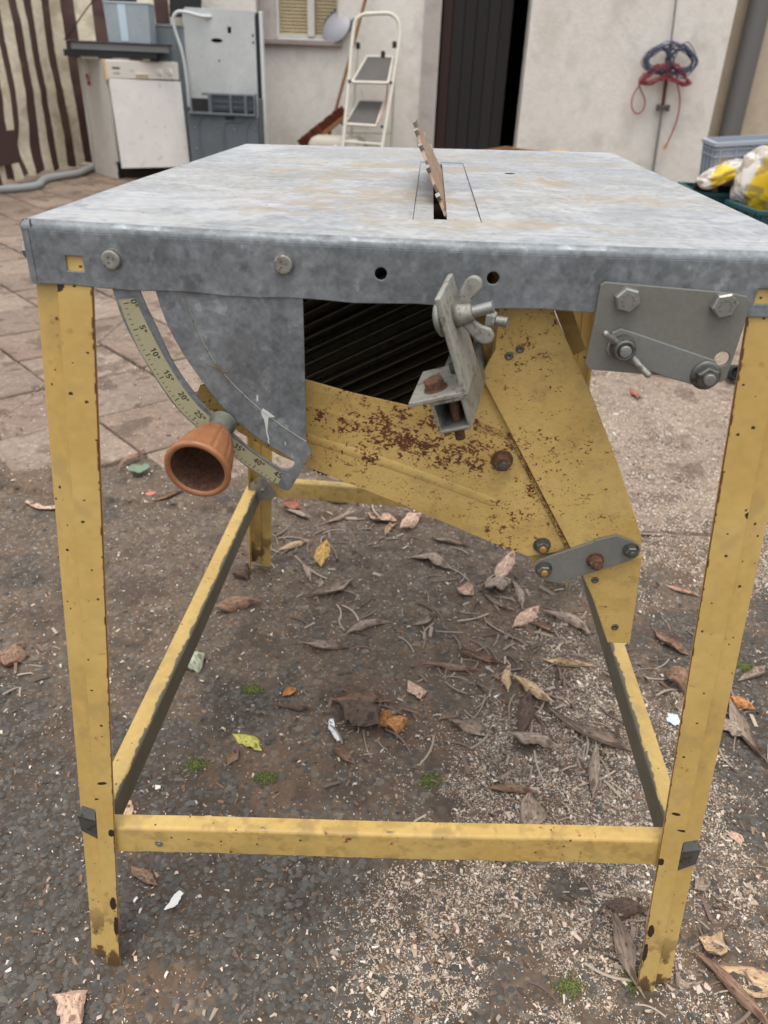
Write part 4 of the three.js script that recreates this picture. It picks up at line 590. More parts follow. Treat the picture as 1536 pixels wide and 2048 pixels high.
{ // dishwasher, door panel hanging off
  const A = [-2.576, 0, -6.315], dw = thing('dishwasher', 'white built in dishwasher with its front panel hanging askew', 'dishwasher', A); dw.rotation.y = 0.74; dw.rotation.x = 0.0;
  const W = 0.6, D = 0.56, H = 0.875, white = mat({ map: rep(T.dirtyWhite, 0.8), color: rgb(255, 255, 255), roughness: 0.35 }), grey = mat({ map: rep(T.dirtyWhite, 0.7), color: rgb(250, 247, 247), roughness: 0.5 });
  part('cabinet', merge(box(0.02, H - 0.14, D, 0.01, H / 2 + 0.07, -D / 2), box(0.02, 0.14, D - 0.05, 0.011, 0.07, -D / 2 - 0.022), box(0.02, H, D, W - 0.01, H / 2, -D / 2), box(W - 0.04, 0.02, D, W / 2, H - 0.01, -D / 2), box(W - 0.04, H, 0.02, W / 2, H / 2, -D + 0.01)), white, dw);
  part('tub', box(W - 0.06, H - 0.22, D - 0.06, W / 2, H / 2 + 0.08, -D / 2 - 0.01), mat({ color: rgb(90, 88, 84), roughness: 0.5 }), dw);
  part('plinth', box(W - 0.045, 0.10, 0.02, W / 2, 0.06, -0.09), mat({ color: rgb(58, 50, 42), roughness: 0.9 }), dw);
  const cp = part('control_panel', box(W + 0.012, 0.125, 0.045, W / 2 + 0.004, H - 0.066, 0.014, 0.006), mat({ color: rgb(214, 208, 198), roughness: 0.5 }), dw);
  part('edge_strip', box(0.018, 0.145, 0.05, -0.006, H - 0.072, 0.008, 0.004), mat({ color: rgb(206, 186, 142), roughness: 0.6 }), cp);
  part('pull_handle', merge(box(0.105, 0.012, 0.016, 0.285, H - 0.097, 0.042, 0.003), box(0.1, 0.028, 0.008, 0.285, H - 0.112, 0.036)), mat({ color: rgb(206, 194, 164), roughness: 0.5 }), cp);
  for (const x of [0.438, 0.525]) { const k = part('dial', aim(merge(lathe([[0, 0], [0.026, 0], [0.024, 0.012], [0, 0.013]], 24), box(0.012, 0.018, 0.046, 0, 0.018, 0, 0.003)), [x, H - 0.072, 0.036], [0, 0, 1], 0.5), mat({ color: rgb(232, 230, 226), roughness: 0.4 }), cp); }
  part('badge', box(0.062, 0.012, 0.002, 0.075, H - 0.056, 0.0375), M.black, cp); part('badge', box(0.056, 0.008, 0.002, 0.076, H - 0.092, 0.0375), mat({ color: rgb(150, 146, 140) }), cp);
  for (const x of [0.195, 0.216]) part('button', box(0.011, 0.012, 0.003, x, H - 0.07, 0.038, 0.001), mat({ color: rgb(186, 182, 174) }), cp);
  const door = part('door_panel', box(W + 0.01, 0.648, 0.022, 0, -0.324, 0, 0.004), grey, dw); door.position.set(W / 2 + 0.012, H - 0.136, 0.03); door.rotation.set(-0.11, 0.0, -0.018);
  part('hinge_strip', merge(rod([0.032, 0.66, 0.012], [0.036, 0.44, 0.03], 0.005, 8), rod([0.036, 0.44, 0.03], [0.046, 0.25, 0.03], 0.004, 8)), mat({ color: rgb(196, 184, 150), roughness: 0.6 }), dw);
  part('power_cord', merge(tube([[-0.012, 0.87, -0.47], [-0.02, 0.92, -0.40], [-0.012, 0.86, -0.5], [-0.014, 0.6, -0.50], [-0.012, 0.3, -0.47], [-0.012, 0.05, -0.52]], 0.006, 60, 7), tube([[-0.01, 0.91, -0.36], [-0.014, 0.80, -0.30], [-0.012, 0.72, -0.36]], 0.004, 30, 6)), mat({ color: rgb(206, 206, 196), roughness: 0.6 }), dw);
  part('terminal_block', merge(box(0.016, 0.04, 0.045, -0.008, 0.745, -0.37, 0.004), box(0.016, 0.032, 0.03, -0.010, 0.700, -0.355, 0.004)), mat({ color: rgb(164, 60, 48), roughness: 0.6 }), dw);
  part('foot', rod([0.03, 0, -0.05], [0.03, 0.06, -0.05], 0.015, 10), M.black, dw);
}
{ // cooker hob lying on the dishwasher
  const h = thing('cooker_hob', 'black glass cooker hob with steel tray lying on the dishwasher', 'hob', [-2.62, 0.877, -6.60]); h.rotation.set(0.0, 0.36, 0.0);
  part('glass', box(0.80, 0.012, 0.50, 0.08, 0.112, 0, 0.003), mat({ color: rgb(34, 35, 37), roughness: 0.18 }), h);
  part('tray', merge(box(0.74, 0.004, 0.46, 0.08, 0.060, 0), box(0.74, 0.048, 0.004, 0.08, 0.083, 0.228), box(0.004, 0.048, 0.46, -0.288, 0.083, 0), box(0.004, 0.048, 0.46, 0.448, 0.083, 0), box(0.74, 0.048, 0.004, 0.08, 0.083, -0.228)), mat({ color: rgb(128, 130, 130), roughness: 0.45, metalness: 0.4 }), h);
  part('trim', box(0.70, 0.046, 0.035, 0.00, 0.034, 0.205, 0.004), M.black, h); part('terminal_box', box(0.12, 0.04, 0.1, -0.2, 0.032, 0.1, 0.004), M.darkPlastic, h);
  part('rim', box(0.66, 0.004, 0.44, 0.06, 0.006, 0), M.black, h);
}
{ // steel bin on the hob
  const b = thing('metal_bin', 'grey steel bin with a pale tape stripe standing on the hob', 'bin', [-2.43, 0.9960, -6.62]); b.rotation.y = 0.12;
  const w = 0.34, d = 0.26, hh = 0.265, m = mat({ map: rep(T.sheet, 0.5), color: rgb(206, 216, 224), roughness: 0.45, metalness: 0.15 });
  const taper = (g) => { const p = g.attributes.position; for (let i = 0; i < p.count; i++) { const k = 0.95 + 0.05 * clamp(p.getY(i) / hh); p.setX(i, p.getX(i) * k); p.setZ(i, p.getZ(i) * k); } return g; };
  part('body', triUV(taper(merge(box(w, hh, 0.004, 0, hh / 2, d / 2), box(w, hh, 0.004, 0, hh / 2, -d / 2), box(0.004, hh, d, -w / 2, hh / 2, 0), box(0.004, hh, d, w / 2, hh / 2, 0), box(w, 0.004, d, 0, 0.002, 0)))), m, b);
  part('rolled_rim', merge(rod([-w / 2, hh, d / 2], [w / 2, hh, d / 2], 0.007, 8), rod([-w / 2, hh, -d / 2], [w / 2, hh, -d / 2], 0.007, 8), rod([-w / 2, hh, -d / 2], [-w / 2, hh, d / 2], 0.007, 8), rod([w / 2, hh, -d / 2], [w / 2, hh, d / 2], 0.007, 8)), m, b);
  part('tape_stripe', triUV(taper(box(0.06, hh - 0.02, 0.001, -0.035, hh / 2, d / 2 + 0.004))), mat({ color: rgb(186, 206, 220), roughness: 0.4 }), b);
}
single('black_bag', (() => { const g = new THREE.SphereGeometry(0.16, 20, 14); g.scale(1.0, 0.3, 0.75); const p = g.attributes.position; for (let i = 0; i < p.count; i++) { const k = 1 + 0.22 * (vn(p.getX(i) * 30 + 9, p.getY(i) * 30 + p.getZ(i) * 20 + 9, 64) - 0.5); p.setXYZ(i, p.getX(i) * k, p.getY(i) * k, p.getZ(i) * k); } g.computeVertexNormals(); g.scale(0.7, 0.8, 0.7); g.translate(-2.52, 1.285, -6.64); return g; })(), mat({ color: rgb(34, 33, 34), roughness: 0.45 }), 'black plastic bundle on top of the grey steel bin', 'bag');
single('cable', tube([[-2.91, 1.0, -6.42], [-2.86, 1.04, -6.42], [-2.76, 1.16, -6.45], [-2.64, 1.28, -6.48], [-2.52, 1.335, -6.5]], 0.005, 40, 7), M.black, 'thin black cable rising from the hob to the steel bin', 'cable');
single('black_sheet', plate([[-2.2616, 1.4685], [-1.9761, 1.4771], [-2.0113, 1.2141], [-2.2809, 1.2055]], -7.2, 0.012), mat({ color: rgb(30, 29, 32), roughness: 0.7 }), 'black sheet hanging behind the steel appliance panel', 'sheet');
{ // tall steel box behind the bin
  const b = thing('oven_casing', 'dark grey sheet steel casing behind the steel bin', 'casing', [-2.16, 0, -7.04]); b.rotation.y = 0.1;
  part('shell', box(0.46, 1.14, 0.40, 0, 0.57, 0, 0.004), mat({ map: rep(T.sheet, 0.6), color: rgb(160, 168, 174), roughness: 0.5, metalness: 0.15 }), b); part('seam', box(0.465, 0.006, 0.402, 0, 1.12, 0), M.darkPlastic, b);
}
{ // stainless back panel standing upright
  const b = thing('appliance_panel', 'tall stainless steel appliance back panel with small cut outs', 'panel', [-2.075, 0, -6.86]); b.rotation.y = -0.02; b.rotation.z = 0.0;
  const st = mat({ map: rep(T.sheet, 0.7), color: rgb(252, 253, 252), roughness: 0.42, metalness: 0.1 });
  const w = 0.60, hh = 1.255;
  part('sheet', plate([[0, 0], [w, 0], [w, hh], [0.03, hh + 0.01], [0, hh - 0.02]], 0, 0.012, [circle(0.275, hh - 0.215, 0.05, 16, 0.016), [[0.37, hh - 0.16], [0.40, hh - 0.16], [0.40, hh - 0.115], [0.37, hh - 0.115]], circle(0.285, hh - 0.36, 0.008, 10), circle(0.2, hh - 0.08, 0.005, 8)], 0.001), st, b);
  part('inner_wall', box(w - 0.02, hh - 0.05, 0.03, w / 2, hh / 2, -0.08), M.black, b);
  part('top_flange', box(0.3, 0.004, 0.09, 0.40, hh - 0.004, -0.044), st, b);
  part('gasket', box(0.030, hh - 0.02, 0.10, w + 0.017, hh / 2, -0.048, 0.004), M.black, b);
  part('side_rail', merge(box(0.026, hh, 0.05, w + 0.047, hh / 2, -0.02, 0.006)), mat({ color: rgb(206, 210, 208), roughness: 0.5 }), b);
  for (const y of [0.17, 0.22, 0.6]) part('screw', aim(lathe([[0, 0], [0.009, 0], [0.007, 0.005], [0, 0.006]], 12), [w - 0.02, hh - y, 0.012], [0, 0, 1]), M.black, b);
}
single('drain_hose', tube([[-2.07, 0.55, -6.80], [-2.07, 0.75, -6.80], [-2.09, 0.95, -6.80], [-2.135, 1.12, -6.80], [-2.135, 1.19, -6.80], [-2.095, 1.228, -6.80], [-2.02, 1.226, -6.81], [-1.90, 1.205, -6.82], [-1.84, 1.205, -6.84]], 0.013, 90, 10), mat({ color: rgb(196, 200, 200), roughness: 0.5 }), 'pale grey drain hose arched over the steel panel', 'hose');
{ // oven, seen from behind
  const o = thing('oven', 'dark grey pressed metal oven back standing before the steel panel', 'oven', [-2.03, 0, -6.62]); o.rotation.y = -0.03;
  const m = mat({ map: rep(T.sheet, 0.5), color: rgb(128, 136, 144), roughness: 0.5, metalness: 0.1 }), w = 0.60, hh = 0.64;
  part('casing', box(w, 0.50, 0.03, w / 2, 0.25, 0, 0.006), m, o); part('side_post', box(0.035, hh - 0.01, 0.06, w + 0.019, hh / 2, -0.01, 0.006), mat({ color: rgb(74, 78, 82), roughness: 0.5 }), o);
  const g = part('vent_housing', merge(box(w - 0.03, 0.018, 0.08, w / 2, 0.512, 0.01, 0.004), box(w - 0.14, 0.018, 0.03, w / 2 + 0.06, 0.655, -0.008, 0.003), box(0.03, 0.14, 0.05, 0.20, 0.585, 0, 0.004), box(0.022, 0.14, 0.05, 0.375, 0.585, 0, 0.004), box(0.022, 0.14, 0.05, 0.50, 0.585, 0, 0.004), box(0.02, 0.14, 0.05, 0.575, 0.585, 0, 0.004)), m, o);
  for (let k = 0; k < 22; k++) { const x = 0.222 + k * 0.0163; part('vent_slat', box(0.0065, 0.105, 0.012, x, 0.588, 0.004), m, g); }
  part('vent_bar', merge(box(0.37, 0.006, 0.012, 0.40, 0.565, 0.006), box(0.37, 0.006, 0.012, 0.40, 0.605, 0.006)), m, g);
  part('cavity', box(0.40, 0.13, 0.02, 0.38, 0.585, -0.035), M.black, o); part('cavity', box(0.15, 0.10, 0.02, 0.11, 0.57, -0.02), M.black, o);
  part('pressed_rib', merge(tube([[0.105, 0.02, 0.016], [0.105, 0.46, 0.016], [0.15, 0.475, 0.016], [0.30, 0.475, 0.016]], 0.008, 60, 8), tube([[0.315, 0.02, 0.016], [0.315, 0.44, 0.016], [0.35, 0.455, 0.016], [0.46, 0.46, 0.016], [0.485, 0.48, 0.016]], 0.008, 60, 8), tube([[0.50, 0.02, 0.016], [0.50, 0.40, 0.016], [0.53, 0.46, 0.016]], 0.006, 40, 8)), m, o);
  part('slot', box(0.08, 0.022, 0.004, 0.36, 0.482, 0.016), M.black, o);
  for (const [x, y] of [[0.055, 0.40], [0.24, 0.42], [0.39, 0.40], [0.57, 0.41], [0.26, 0.22], [0.055, 0.24]]) part('screw', aim(lathe([[0, 0], [0.009, 0], [0.007, 0.005], [0, 0.006]], 12), [x, y, 0.014], [0, 0, 1]), M.zinc, o);
}
{ // step ladder by the door
  const l = thing('step_ladder', 'white tubular step ladder with grey treads leaning by the doorway', 'ladder'), pw = mat({ map: rep(T.dirtyWhite, 0.3), color: rgb(240, 238, 226), roughness: 0.45 }), pk = mat({ color: rgb(196, 150, 146), roughness: 0.5 }), tr = mat({ map: rep(T.plain, 0.3), color: rgb(186, 180, 180), roughness: 0.85, bumpMap: rep(T.tread, 0.18), bumpScale: 0.002 });
  const zt = -7.02, zAt = (y) => zt + (1.285 - y) * 0.30;
  const TLf = [-0.68, 1.1484, -7], BLf = [-0.7348, 0.3128, -6.74], TRf = [-0.2922, 1.161, -7], BRf = [-0.3948, 0.3183, -6.74], ext = (a, b) => { const k = -b[1] / (a[1] - b[1]); return [b[0] + (a[0] - b[0]) * k, 0.012, b[2] + (a[2] - b[2]) * k]; };
  const bl = ext(TLf, BLf), br = ext(TRf, BRf);
  part('front_frame', tube([bl, BLf, [-0.7059, 0.7553, -6.88], TLf, [-0.6622, 1.2273, -7.02], [-0.6137, 1.2643, -7.03], [-0.4977, 1.2785, -7.03], [-0.3732, 1.2789, -7.03], [-0.3172, 1.2384, -7.02], TRf, [-0.3334, 0.7685, -6.88], BRf, br], 0.0155, 160, 10), pw, l);
  part('rear_leg', tube([[-0.735, 0.012, -7.22], [-0.6505, 1.034, -7.12]], 0.011, 10, 8), pw, l); part('rear_leg', tube([[-0.345, 0.012, -7.24], [-0.326, 0.9529, -7.12]], 0.011, 10, 8), pw, l);
  part('cross_bar', tube([[-0.735, 0.38, -7.2], [-0.345, 0.38, -7.22]], 0.009, 8, 8), pw, l); part('front_bar', tube([[-0.7182, 0.3325, -6.745], [-0.3909, 0.3219, -6.745]], 0.010, 10, 8), pw, l);
  const step = (a, b, c, d) => { const P = [a, b, c, d].map((q) => A3(q)), g = new THREE.BufferGeometry(), up = V(0, 0.008, 0), v = []; const quad = (p, q, r, s) => v.push(...p.toArray(), ...q.toArray(), ...r.toArray(), ...p.toArray(), ...r.toArray(), ...s.toArray()); const U = P.map((p) => p.clone().add(up)), Dn = P.map((p) => p.clone().sub(up)); quad(U[0], U[1], U[2], U[3]); quad(Dn[3], Dn[2], Dn[1], Dn[0]); for (let k = 0; k < 4; k++) quad(Dn[k], Dn[(k + 1) % 4], U[(k + 1) % 4], U[k]); g.setAttribute('position', new THREE.Float32BufferAttribute(v, 3)); g.computeVertexNormals(); const st = part('step', triUV(g), tr, l); part('step_rim', merge(rod(a, b, 0.013, 8), rod(b, c, 0.011, 8), rod(c, d, 0.011, 8), rod(d, a, 0.011, 8)), pw, st); };
  step([-0.6765, 0.7785, -6.88], [-0.3719, 0.7819, -6.88], [-0.3484, 0.9743, -7.12], [-0.5719, 0.9704, -7.12]); step([-0.7249, 0.4636, -6.8], [-0.4587, 0.4584, -6.8], [-0.4096, 0.6376, -7.04], [-0.628, 0.6373, -7.04]);
  part('stay', tube([[-0.4465, 0.4818, -6.8], [-0.3933, 0.6079, -6.92], [-0.3709, 0.7822, -6.86]], 0.008, 12, 6), pk, l); part('stay', tube([[-0.6261, 0.7356, -7.1], [-0.586, 0.663, -7]], 0.006, 6, 6), pw, l);
  for (const q of [[-0.6423, 1.0466, -7.02], [-0.3349, 1.0641, -7.02], [-0.435, 0.9935, -7.12]]) part('cap', box(0.035, 0.05, 0.04, q[0], q[1], q[2], 0.008), M.black, l);
  for (const q of [[-0.6982, 0.785, -6.885], [-0.347, 0.7864, -6.885], [-0.7464, 0.4667, -6.8], [-0.4071, 0.4565, -6.8]]) part('pivot', aim(lathe([[0, 0], [0.014, 0], [0.011, 0.02], [0, 0.022]], 12), q, [0, 0, 1]), M.black, l);
}
{ // yard broom
  const b = thing('yard_broom', 'yard broom with rust brown bristles standing against the house wall', 'broom'), top = [-0.5886, 1.4616, -7.36], bot = [-0.9023, 0.3264, -7.06], wd = mat({ map: rep(T.wood, 0.12, 0.7), color: rgb(255, 236, 210), roughness: 0.75 });
  part('handle', rod(bot, [top[0] + (top[0] - bot[0]) * 0.2, top[1] + (top[1] - bot[1]) * 0.2, top[2]], 0.014, 12), wd, b);
  const hA = A3([-1.1465, 0.2648, -7]), hB = A3([-0.7625, 0.5494, -7.08]), d = hB.clone().sub(hA), n = 64, tufts = [];
  const hg = box(d.length(), 0.035, 0.06, 0, 0, 0, 0.006); hg.rotateZ(Math.atan2(d.y, d.x)); hg.translate(...hA.clone().add(hB).multiplyScalar(0.5).add(V(0.03, -0.03, -0.02)).toArray()); part('head_block', triUV(hg), wd, b);
  const perp = V(-d.y, d.x, 0).normalize(); for (let k = 0; k < n; k++) for (let r = 0; r < 3; r++) { const p = hA.clone().addScaledVector(d, (k + 0.5) / n).add(V(0.03, -0.03, -0.03 + r * 0.016)), e = p.clone().addScaledVector(perp, 0.085 + rr(-0.008, 0.008)).add(V(rr(-0.01, 0.01), 0, rr(-0.004, 0.012))); tufts.push(rod(p.toArray(), e.toArray(), 0.0048, 5, 0.0062)); }
  part('bristles', merge(tufts), mat({ map: rep(T.rust, 0.1), color: rgb(255, 176, 130), roughness: 0.9 }), b);
}
single('plastic_bag', (() => { const g = new THREE.SphereGeometry(0.17, 26, 18); g.scale(1.15, 0.75, 0.75); const p = g.attributes.position; for (let i = 0; i < p.count; i++) { const k = 1 + 0.4 * (vn(p.getX(i) * 38 + 12, p.getY(i) * 38 + p.getZ(i) * 22 + 12, 64) - 0.5) + 0.2 * (vn(p.getX(i) * 90 + 12, p.getY(i) * 90 + 12, 128) - 0.5); p.setXYZ(i, p.getX(i) * k, Math.max(-0.12, p.getY(i) * k), p.getZ(i) * k); } g.computeVertexNormals(); const q = [-0.8303, 0.2809, -6.9]; g.translate(q[0], q[1] - 0.07, q[2]); return g; })(), mat({ color: rgb(226, 228, 230), roughness: 0.35 }), 'crumpled white plastic bag at the foot of the step ladder', 'bag');
single('feed_sack', (() => { const g = new RoundedBoxGeometry(0.5, 0.36, 0.34, 5, 0.09), p = g.attributes.position; for (let i = 0; i < p.count; i++) { const k = 0.03 * (vn(p.getX(i) * 14 + 9, p.getY(i) * 14 + p.getZ(i) * 9 + 9, 64) - 0.5); p.setXYZ(i, p.getX(i) + k, p.getY(i), p.getZ(i) + k); } g.computeVertexNormals(); g.translate(-0.80, 0.18, -6.95); return triUV(g); })(), mat({ color: rgb(176, 170, 158), roughness: 0.8 }), 'pale sack slumped on the ground under the white plastic bag', 'sack');
{ // pan lid on the window sill
  const p = thing('pan_lid', 'round grey metal lid leaning in the window corner on the sill', 'lid'), q = [-0.9282, 1.1937, -7.44], g = lathe([[0, 0.045], [0.05, 0.043], [0.12, 0.03], [0.165, 0.008], [0.178, 0.0], [0.18, 0.006], [0.165, 0.014], [0.12, 0.037], [0.05, 0.05], [0, 0.052]], 40); g.scale(0.8, 0.9, 0.8);
  part('dome', aim(g, [q[0] + 0.06, q[1] - 0.01, q[2] + 0.02], [-0.45, 0.50, 0.74]), mat({ color: rgb(146, 147, 154), roughness: 0.5, metalness: 0.1 }), p); part('backing', aim(disc(0.165, 0.006, 36), [q[0] + 0.075, q[1] + 0.035, q[2] - 0.03], [-0.45, 0.50, 0.74]), mat({ color: rgb(76, 76, 80), roughness: 0.6 }), p);
}
single('stone_chip', box(0.05, 0.085, 0.05, ...[-1.5274, 1.1141, -7.33], 0.018), M.frameGrey, 'small rounded stone at the left end of the window sill', 'stone');

{ // earthing rod with hung up cables
  const rodT = thing('wall_conduit', 'rusty steel conduit running up the wall beside the door', 'pipe'), z = WZ + 0.045, rustM = mat({ map: rep(T.rust, 0.2), color: rgb(255, 226, 196), roughness: 0.8 }), greyM = mat({ color: rgb(120, 118, 114), roughness: 0.6 });
  part('upper_wire', rod([2.0034, 1.5756, -7.36], [2.0364, 1.1548, -7.355], 0.008, 8), greyM, rodT); part('sleeve', rod([2.034, 1.1621, -7.352], [2.0668, 0.6903, -7.352], 0.016, 12), rustM, rodT);
  const lo = [2.0809, 0.1745, -7.352]; const up = [2.0651, 0.6981, -7.352]; part('lower_pipe', rod(up, [up[0] + (lo[0] - up[0]) * 2.1, up[1] + (lo[1] - up[1]) * 2.1 < 0 ? 0.0 : up[1] + (lo[1] - up[1]) * 2.1, up[2]], 0.0125, 12), greyM, rodT);
  const c = [2.0701, 0.6746, -7.352]; part('pipe_clamp', merge(box(0.10, 0.03, 0.045, c[0], c[1], c[2], 0.005), box(0.028, 0.052, 0.05, c[0] - 0.042, c[1] - 0.005, c[2] + 0.006, 0.004), box(0.028, 0.052, 0.05, c[0] + 0.042, c[1] - 0.005, c[2] + 0.006, 0.004)), M.steelDark, rodT);
  const hook = [2.0315, 0.9677, -7.345]; part('hook', tube([[hook[0], hook[1] - 0.01, hook[2] - 0.03], [hook[0], hook[1] - 0.01, hook[2] + 0.06], [hook[0], hook[1] + 0.02, hook[2] + 0.08]], 0.008, 16, 8), M.zinc, rodT);
  const coil = (name, label, cpx, n, rx, ry, m, droop, seedOff) => { const t = thing(name, label, 'cable'), C = [2.04, 1.0056, -7.31]; const gs = []; for (let k = 0; k < n; k++) { const lobe = k % 3 === 0 ? 0 : (k % 3 === 1 ? -1 : 1), a = lobe ? rr(0.40, 0.58) : rr(0.85, 1.12), b = rr(0.62, 1.15), ox = lobe * rx * rr(0.40, 0.58) + rr(-0.01, 0.01), oz = rr(0, 0.055), pts = []; for (let s = 0; s < 20; s++) { const th = s / 20 * 2 * Math.PI; const sx = Math.cos(th), sy = Math.sin(th); pts.push([cpx[0] + ox + rx * a * sx * (1 - 0.18 * Math.max(0, sy)), cpx[1] + ry * b * sy - droop * (Math.abs(lobe ? lobe * 0.45 + 0.5 * sx : sx) ** 1.6) + rr(-0.008, 0.008), C[2] + oz + 0.012 * Math.sin(th * 2 + k)]); } const st = part('strand', tube(pts, 0.0042, 60, 6, true), m[k % m.length], t); } return t; };
  coil('cable_coil', 'coil of dark blue cable hung on the rusty wall conduit', [2.0396, 1.0467, -7.31], 24, 0.215, 0.112, [mat({ color: rgb(52, 58, 78), roughness: 0.5 }), mat({ color: rgb(78, 90, 118), roughness: 0.5 })], 0.02);
  const rc = coil('cable_coil', 'coil of dark red cable hung below the blue coil on the wall', [2.0343, 0.9527, -7.31], 14, 0.20, 0.062, [mat({ color: rgb(128, 40, 48), roughness: 0.5 }), mat({ color: rgb(150, 56, 62), roughness: 0.5 })], 0.09);
  const red = mat({ color: rgb(156, 62, 64), roughness: 0.5 }); part('loose_end', tube([[2.1016, 0.9626, -7.28], [2.1408, 0.8691, -7.3], [2.2009, 0.7352, -7.33], [2.2126, 0.5769, -7.34], [2.1816, 0.4339, -7.34], [2.1636, 0.3716, -7.34]], 0.0065, 60, 7), red, rc);
  part('loop', tube([[1.8456, 0.9348, -7.3], [1.8119, 0.8764, -7.31], [1.8366, 0.8079, -7.32], [1.8954, 0.7241, -7.33], [1.8936, 0.6452, -7.33], [1.8463, 0.6156, -7.33], [1.793, 0.6613, -7.33], [1.7842, 0.7514, -7.33], [1.819, 0.8305, -7.32], [1.8532, 0.8971, -7.3]], 0.006, 90, 7), red, rc);
  const e = [2.1477, 0.338, -7.338]; part('brass_end', rod([2.1621, 0.3758, -7.338], e, 0.013, 10), M.brass, rc);
}
{ // downpipe in the corner
  const d = thing('downpipe', 'dark grey rain downpipe in the corner of the house wall', 'downpipe');
  part('pipe', rod([2.79, -0.02, WZ - 0.19], [2.79, 3.0, WZ - 0.19], 0.095, 24), mat({ color: rgb(104, 102, 100), roughness: 0.5 }), d); part('clip', rod([2.79, 1.9, WZ - 0.19], [2.79, 1.94, WZ - 0.19], 0.101, 24), M.darkPlastic, d);
}
{ // crates and sacks at the right
  const G = 'stacked crates at the right edge';
  const crate = (name, label, pos, w, h, d, m, turn, ribs) => { const c = thing(name, label, 'crate', pos); c.rotation.y = turn; const t = 0.006; part('base', box(w, t, d, 0, t / 2, 0), m, c);
    for (const s of [-1, 1]) { part('side_wall', box(w, h, t, 0, h / 2, s * d / 2), m, c); part('end_wall', box(t, h, d - t, s * w / 2, h / 2, 0), m, c); }
    part('rim', merge(box(w + 0.03, 0.022, 0.018, 0, h - 0.011, d / 2 + 0.011, 0.003), box(w + 0.03, 0.022, 0.018, 0, h - 0.011, -d / 2 - 0.011, 0.003), box(0.018, 0.022, d, -w / 2 - 0.011, h - 0.011, 0, 0.003), box(0.018, 0.022, d, w / 2 + 0.011, h - 0.011, 0, 0.003)), m, c);
    const rb = []; for (const f of ribs) { rb.push(box(w + 0.02, 0.007, 0.012, 0, h * f, d / 2 + 0.008)); rb.push(box(0.012, 0.007, d + 0.01, -w / 2 - 0.008, h * f, 0)); } for (let k = 0; k <= 6; k++) { rb.push(box(0.007, h - 0.03, 0.012, -w / 2 + 0.02 + k * (w - 0.04) / 6, h / 2, d / 2 + 0.008)); } for (let k = 0; k <= 3; k++) rb.push(box(0.012, h - 0.03, 0.007, -w / 2 - 0.008, h / 2, -d / 2 + 0.02 + k * (d - 0.04) / 3)); part('rib', merge(rb), m, c); return c; };
  const green = mat({ color: rgb(30, 74, 80), roughness: 0.45 }), grey = mat({ color: rgb(150, 157, 168), roughness: 0.45 });
  const LA = [1.452, 0.3728, -4], LB = [1.5858, 0.3544, -3.55], LC = [1.565, 0.6025, -4.02];
  crate('storage_crate', 'dark green plastic crate under the yellow and white sack', [LA[0] + 0.33, 0, -4.22], 0.60, LA[1], 0.40, green, -0.05, [0.5, 0.8]);
  crate('storage_crate', 'low dark green plastic crate in front at the right edge', [LB[0] + 0.28, 0, -3.75], 0.50, LB[1], 0.34, green, 0.10, [0.5, 0.8]);
  const gc = crate('storage_crate', 'light grey plastic crate standing above the yellow and white sack', [LC[0] + 0.275, LC[1] - 0.185, -4.24], 0.52, 0.22, 0.34, grey, -0.12, [0.68, 0.84]); gc.rotation.z = 0.10;
  part('label_card', box(0.20, 0.06, 0.002, -0.08, 0.15, -0.163), mat({ color: rgb(196, 204, 216) }), gc);
  T.sack = texture(512, 512, (u, v) => { const s = (u * 2.2) % 1, n = fbm(u, v, 12, 5, 150), y = smooth(0.30, 0.36, s + 0.08 * (n - 0.5)) * (1 - smooth(0.62, 0.68, s + 0.08 * (n - 0.5))); let c = mix3([0.80, 0.78, 0.75], [0.86, 0.72, 0.14], y); c = mix3(c, [0.46, 0.40, 0.34], 0.55 * smooth(0.48, 0.62, fbm(u, v, 18, 5, 152))); return c; });
  const sackM = mat({ map: T.sack, roughness: 0.5 });
  const sack = (name, label, pos, sx, sy, sz, rot, off) => { const g = new THREE.SphereGeometry(1, 48, 32), p = g.attributes.position; for (let i = 0; i < p.count; i++) { let x = p.getX(i), y = p.getY(i), z = p.getZ(i); const e = 0.72, f = (q) => Math.sign(q) * Math.abs(q) ** e; x = f(x); y = f(y); z = f(z); const k = 1 + 0.20 * (vn(x * 3.2 + off, y * 3.2 + z * 2 + off, 64) - 0.5) + 0.10 * (vn(x * 9 + off, y * 9 + z * 6 + off, 64) - 0.5); p.setXYZ(i, x * sx * k, y * sy * k, z * sz * k); } g.rotateZ(rot); g.computeVertexNormals(); const t = thing(name, label, 'sack', pos); part('body', g, sackM, t); return t; };
  sack('plastic_sack', 'large yellow and white plastic sack slumped over the green crate', [1.7767, 0.4551, -3.92], 0.150, 0.158, 0.10, -0.25, 9);
  sack('plastic_sack', 'smaller dirty sack with yellow edge sagging beside the grey crate', [1.5711, 0.4648, -4.02], 0.115, 0.045, 0.09, 0.50, 21);
  const tb = thing('shadow_plate_and_scraps', 'black plate standing in for a shadow with wooden offcuts in the crate', 'boards', [0, 0, 0]); part('board', plate([[1.4552, 0.3446], [1.4871, 0.4627], [1.6153, 0.4125], [1.686, 0.4002], [1.7044, 0.3293]], -4.11, 0.018), M.black, tb); part('board', plate([[1.4854, 0.3968], [1.5695, 0.4154], [1.5732, 0.4005], [1.4944, 0.382]], -4.06, 0.02), mat({ map: rep(T.wood, 0.1, 0.5), color: rgb(220, 200, 180), roughness: 0.8 }), tb); part('post', box(0.022, LA[1] + 0.09, 0.022, [1.5643, 0.3912, -4.05][0], (LA[1] + 0.09) / 2, -4.05), mat({ map: rep(T.wood, 0.1, 0.5), roughness: 0.8 }), tb);  // black board is painted shadow beside the sacks; the other pieces are wood
}
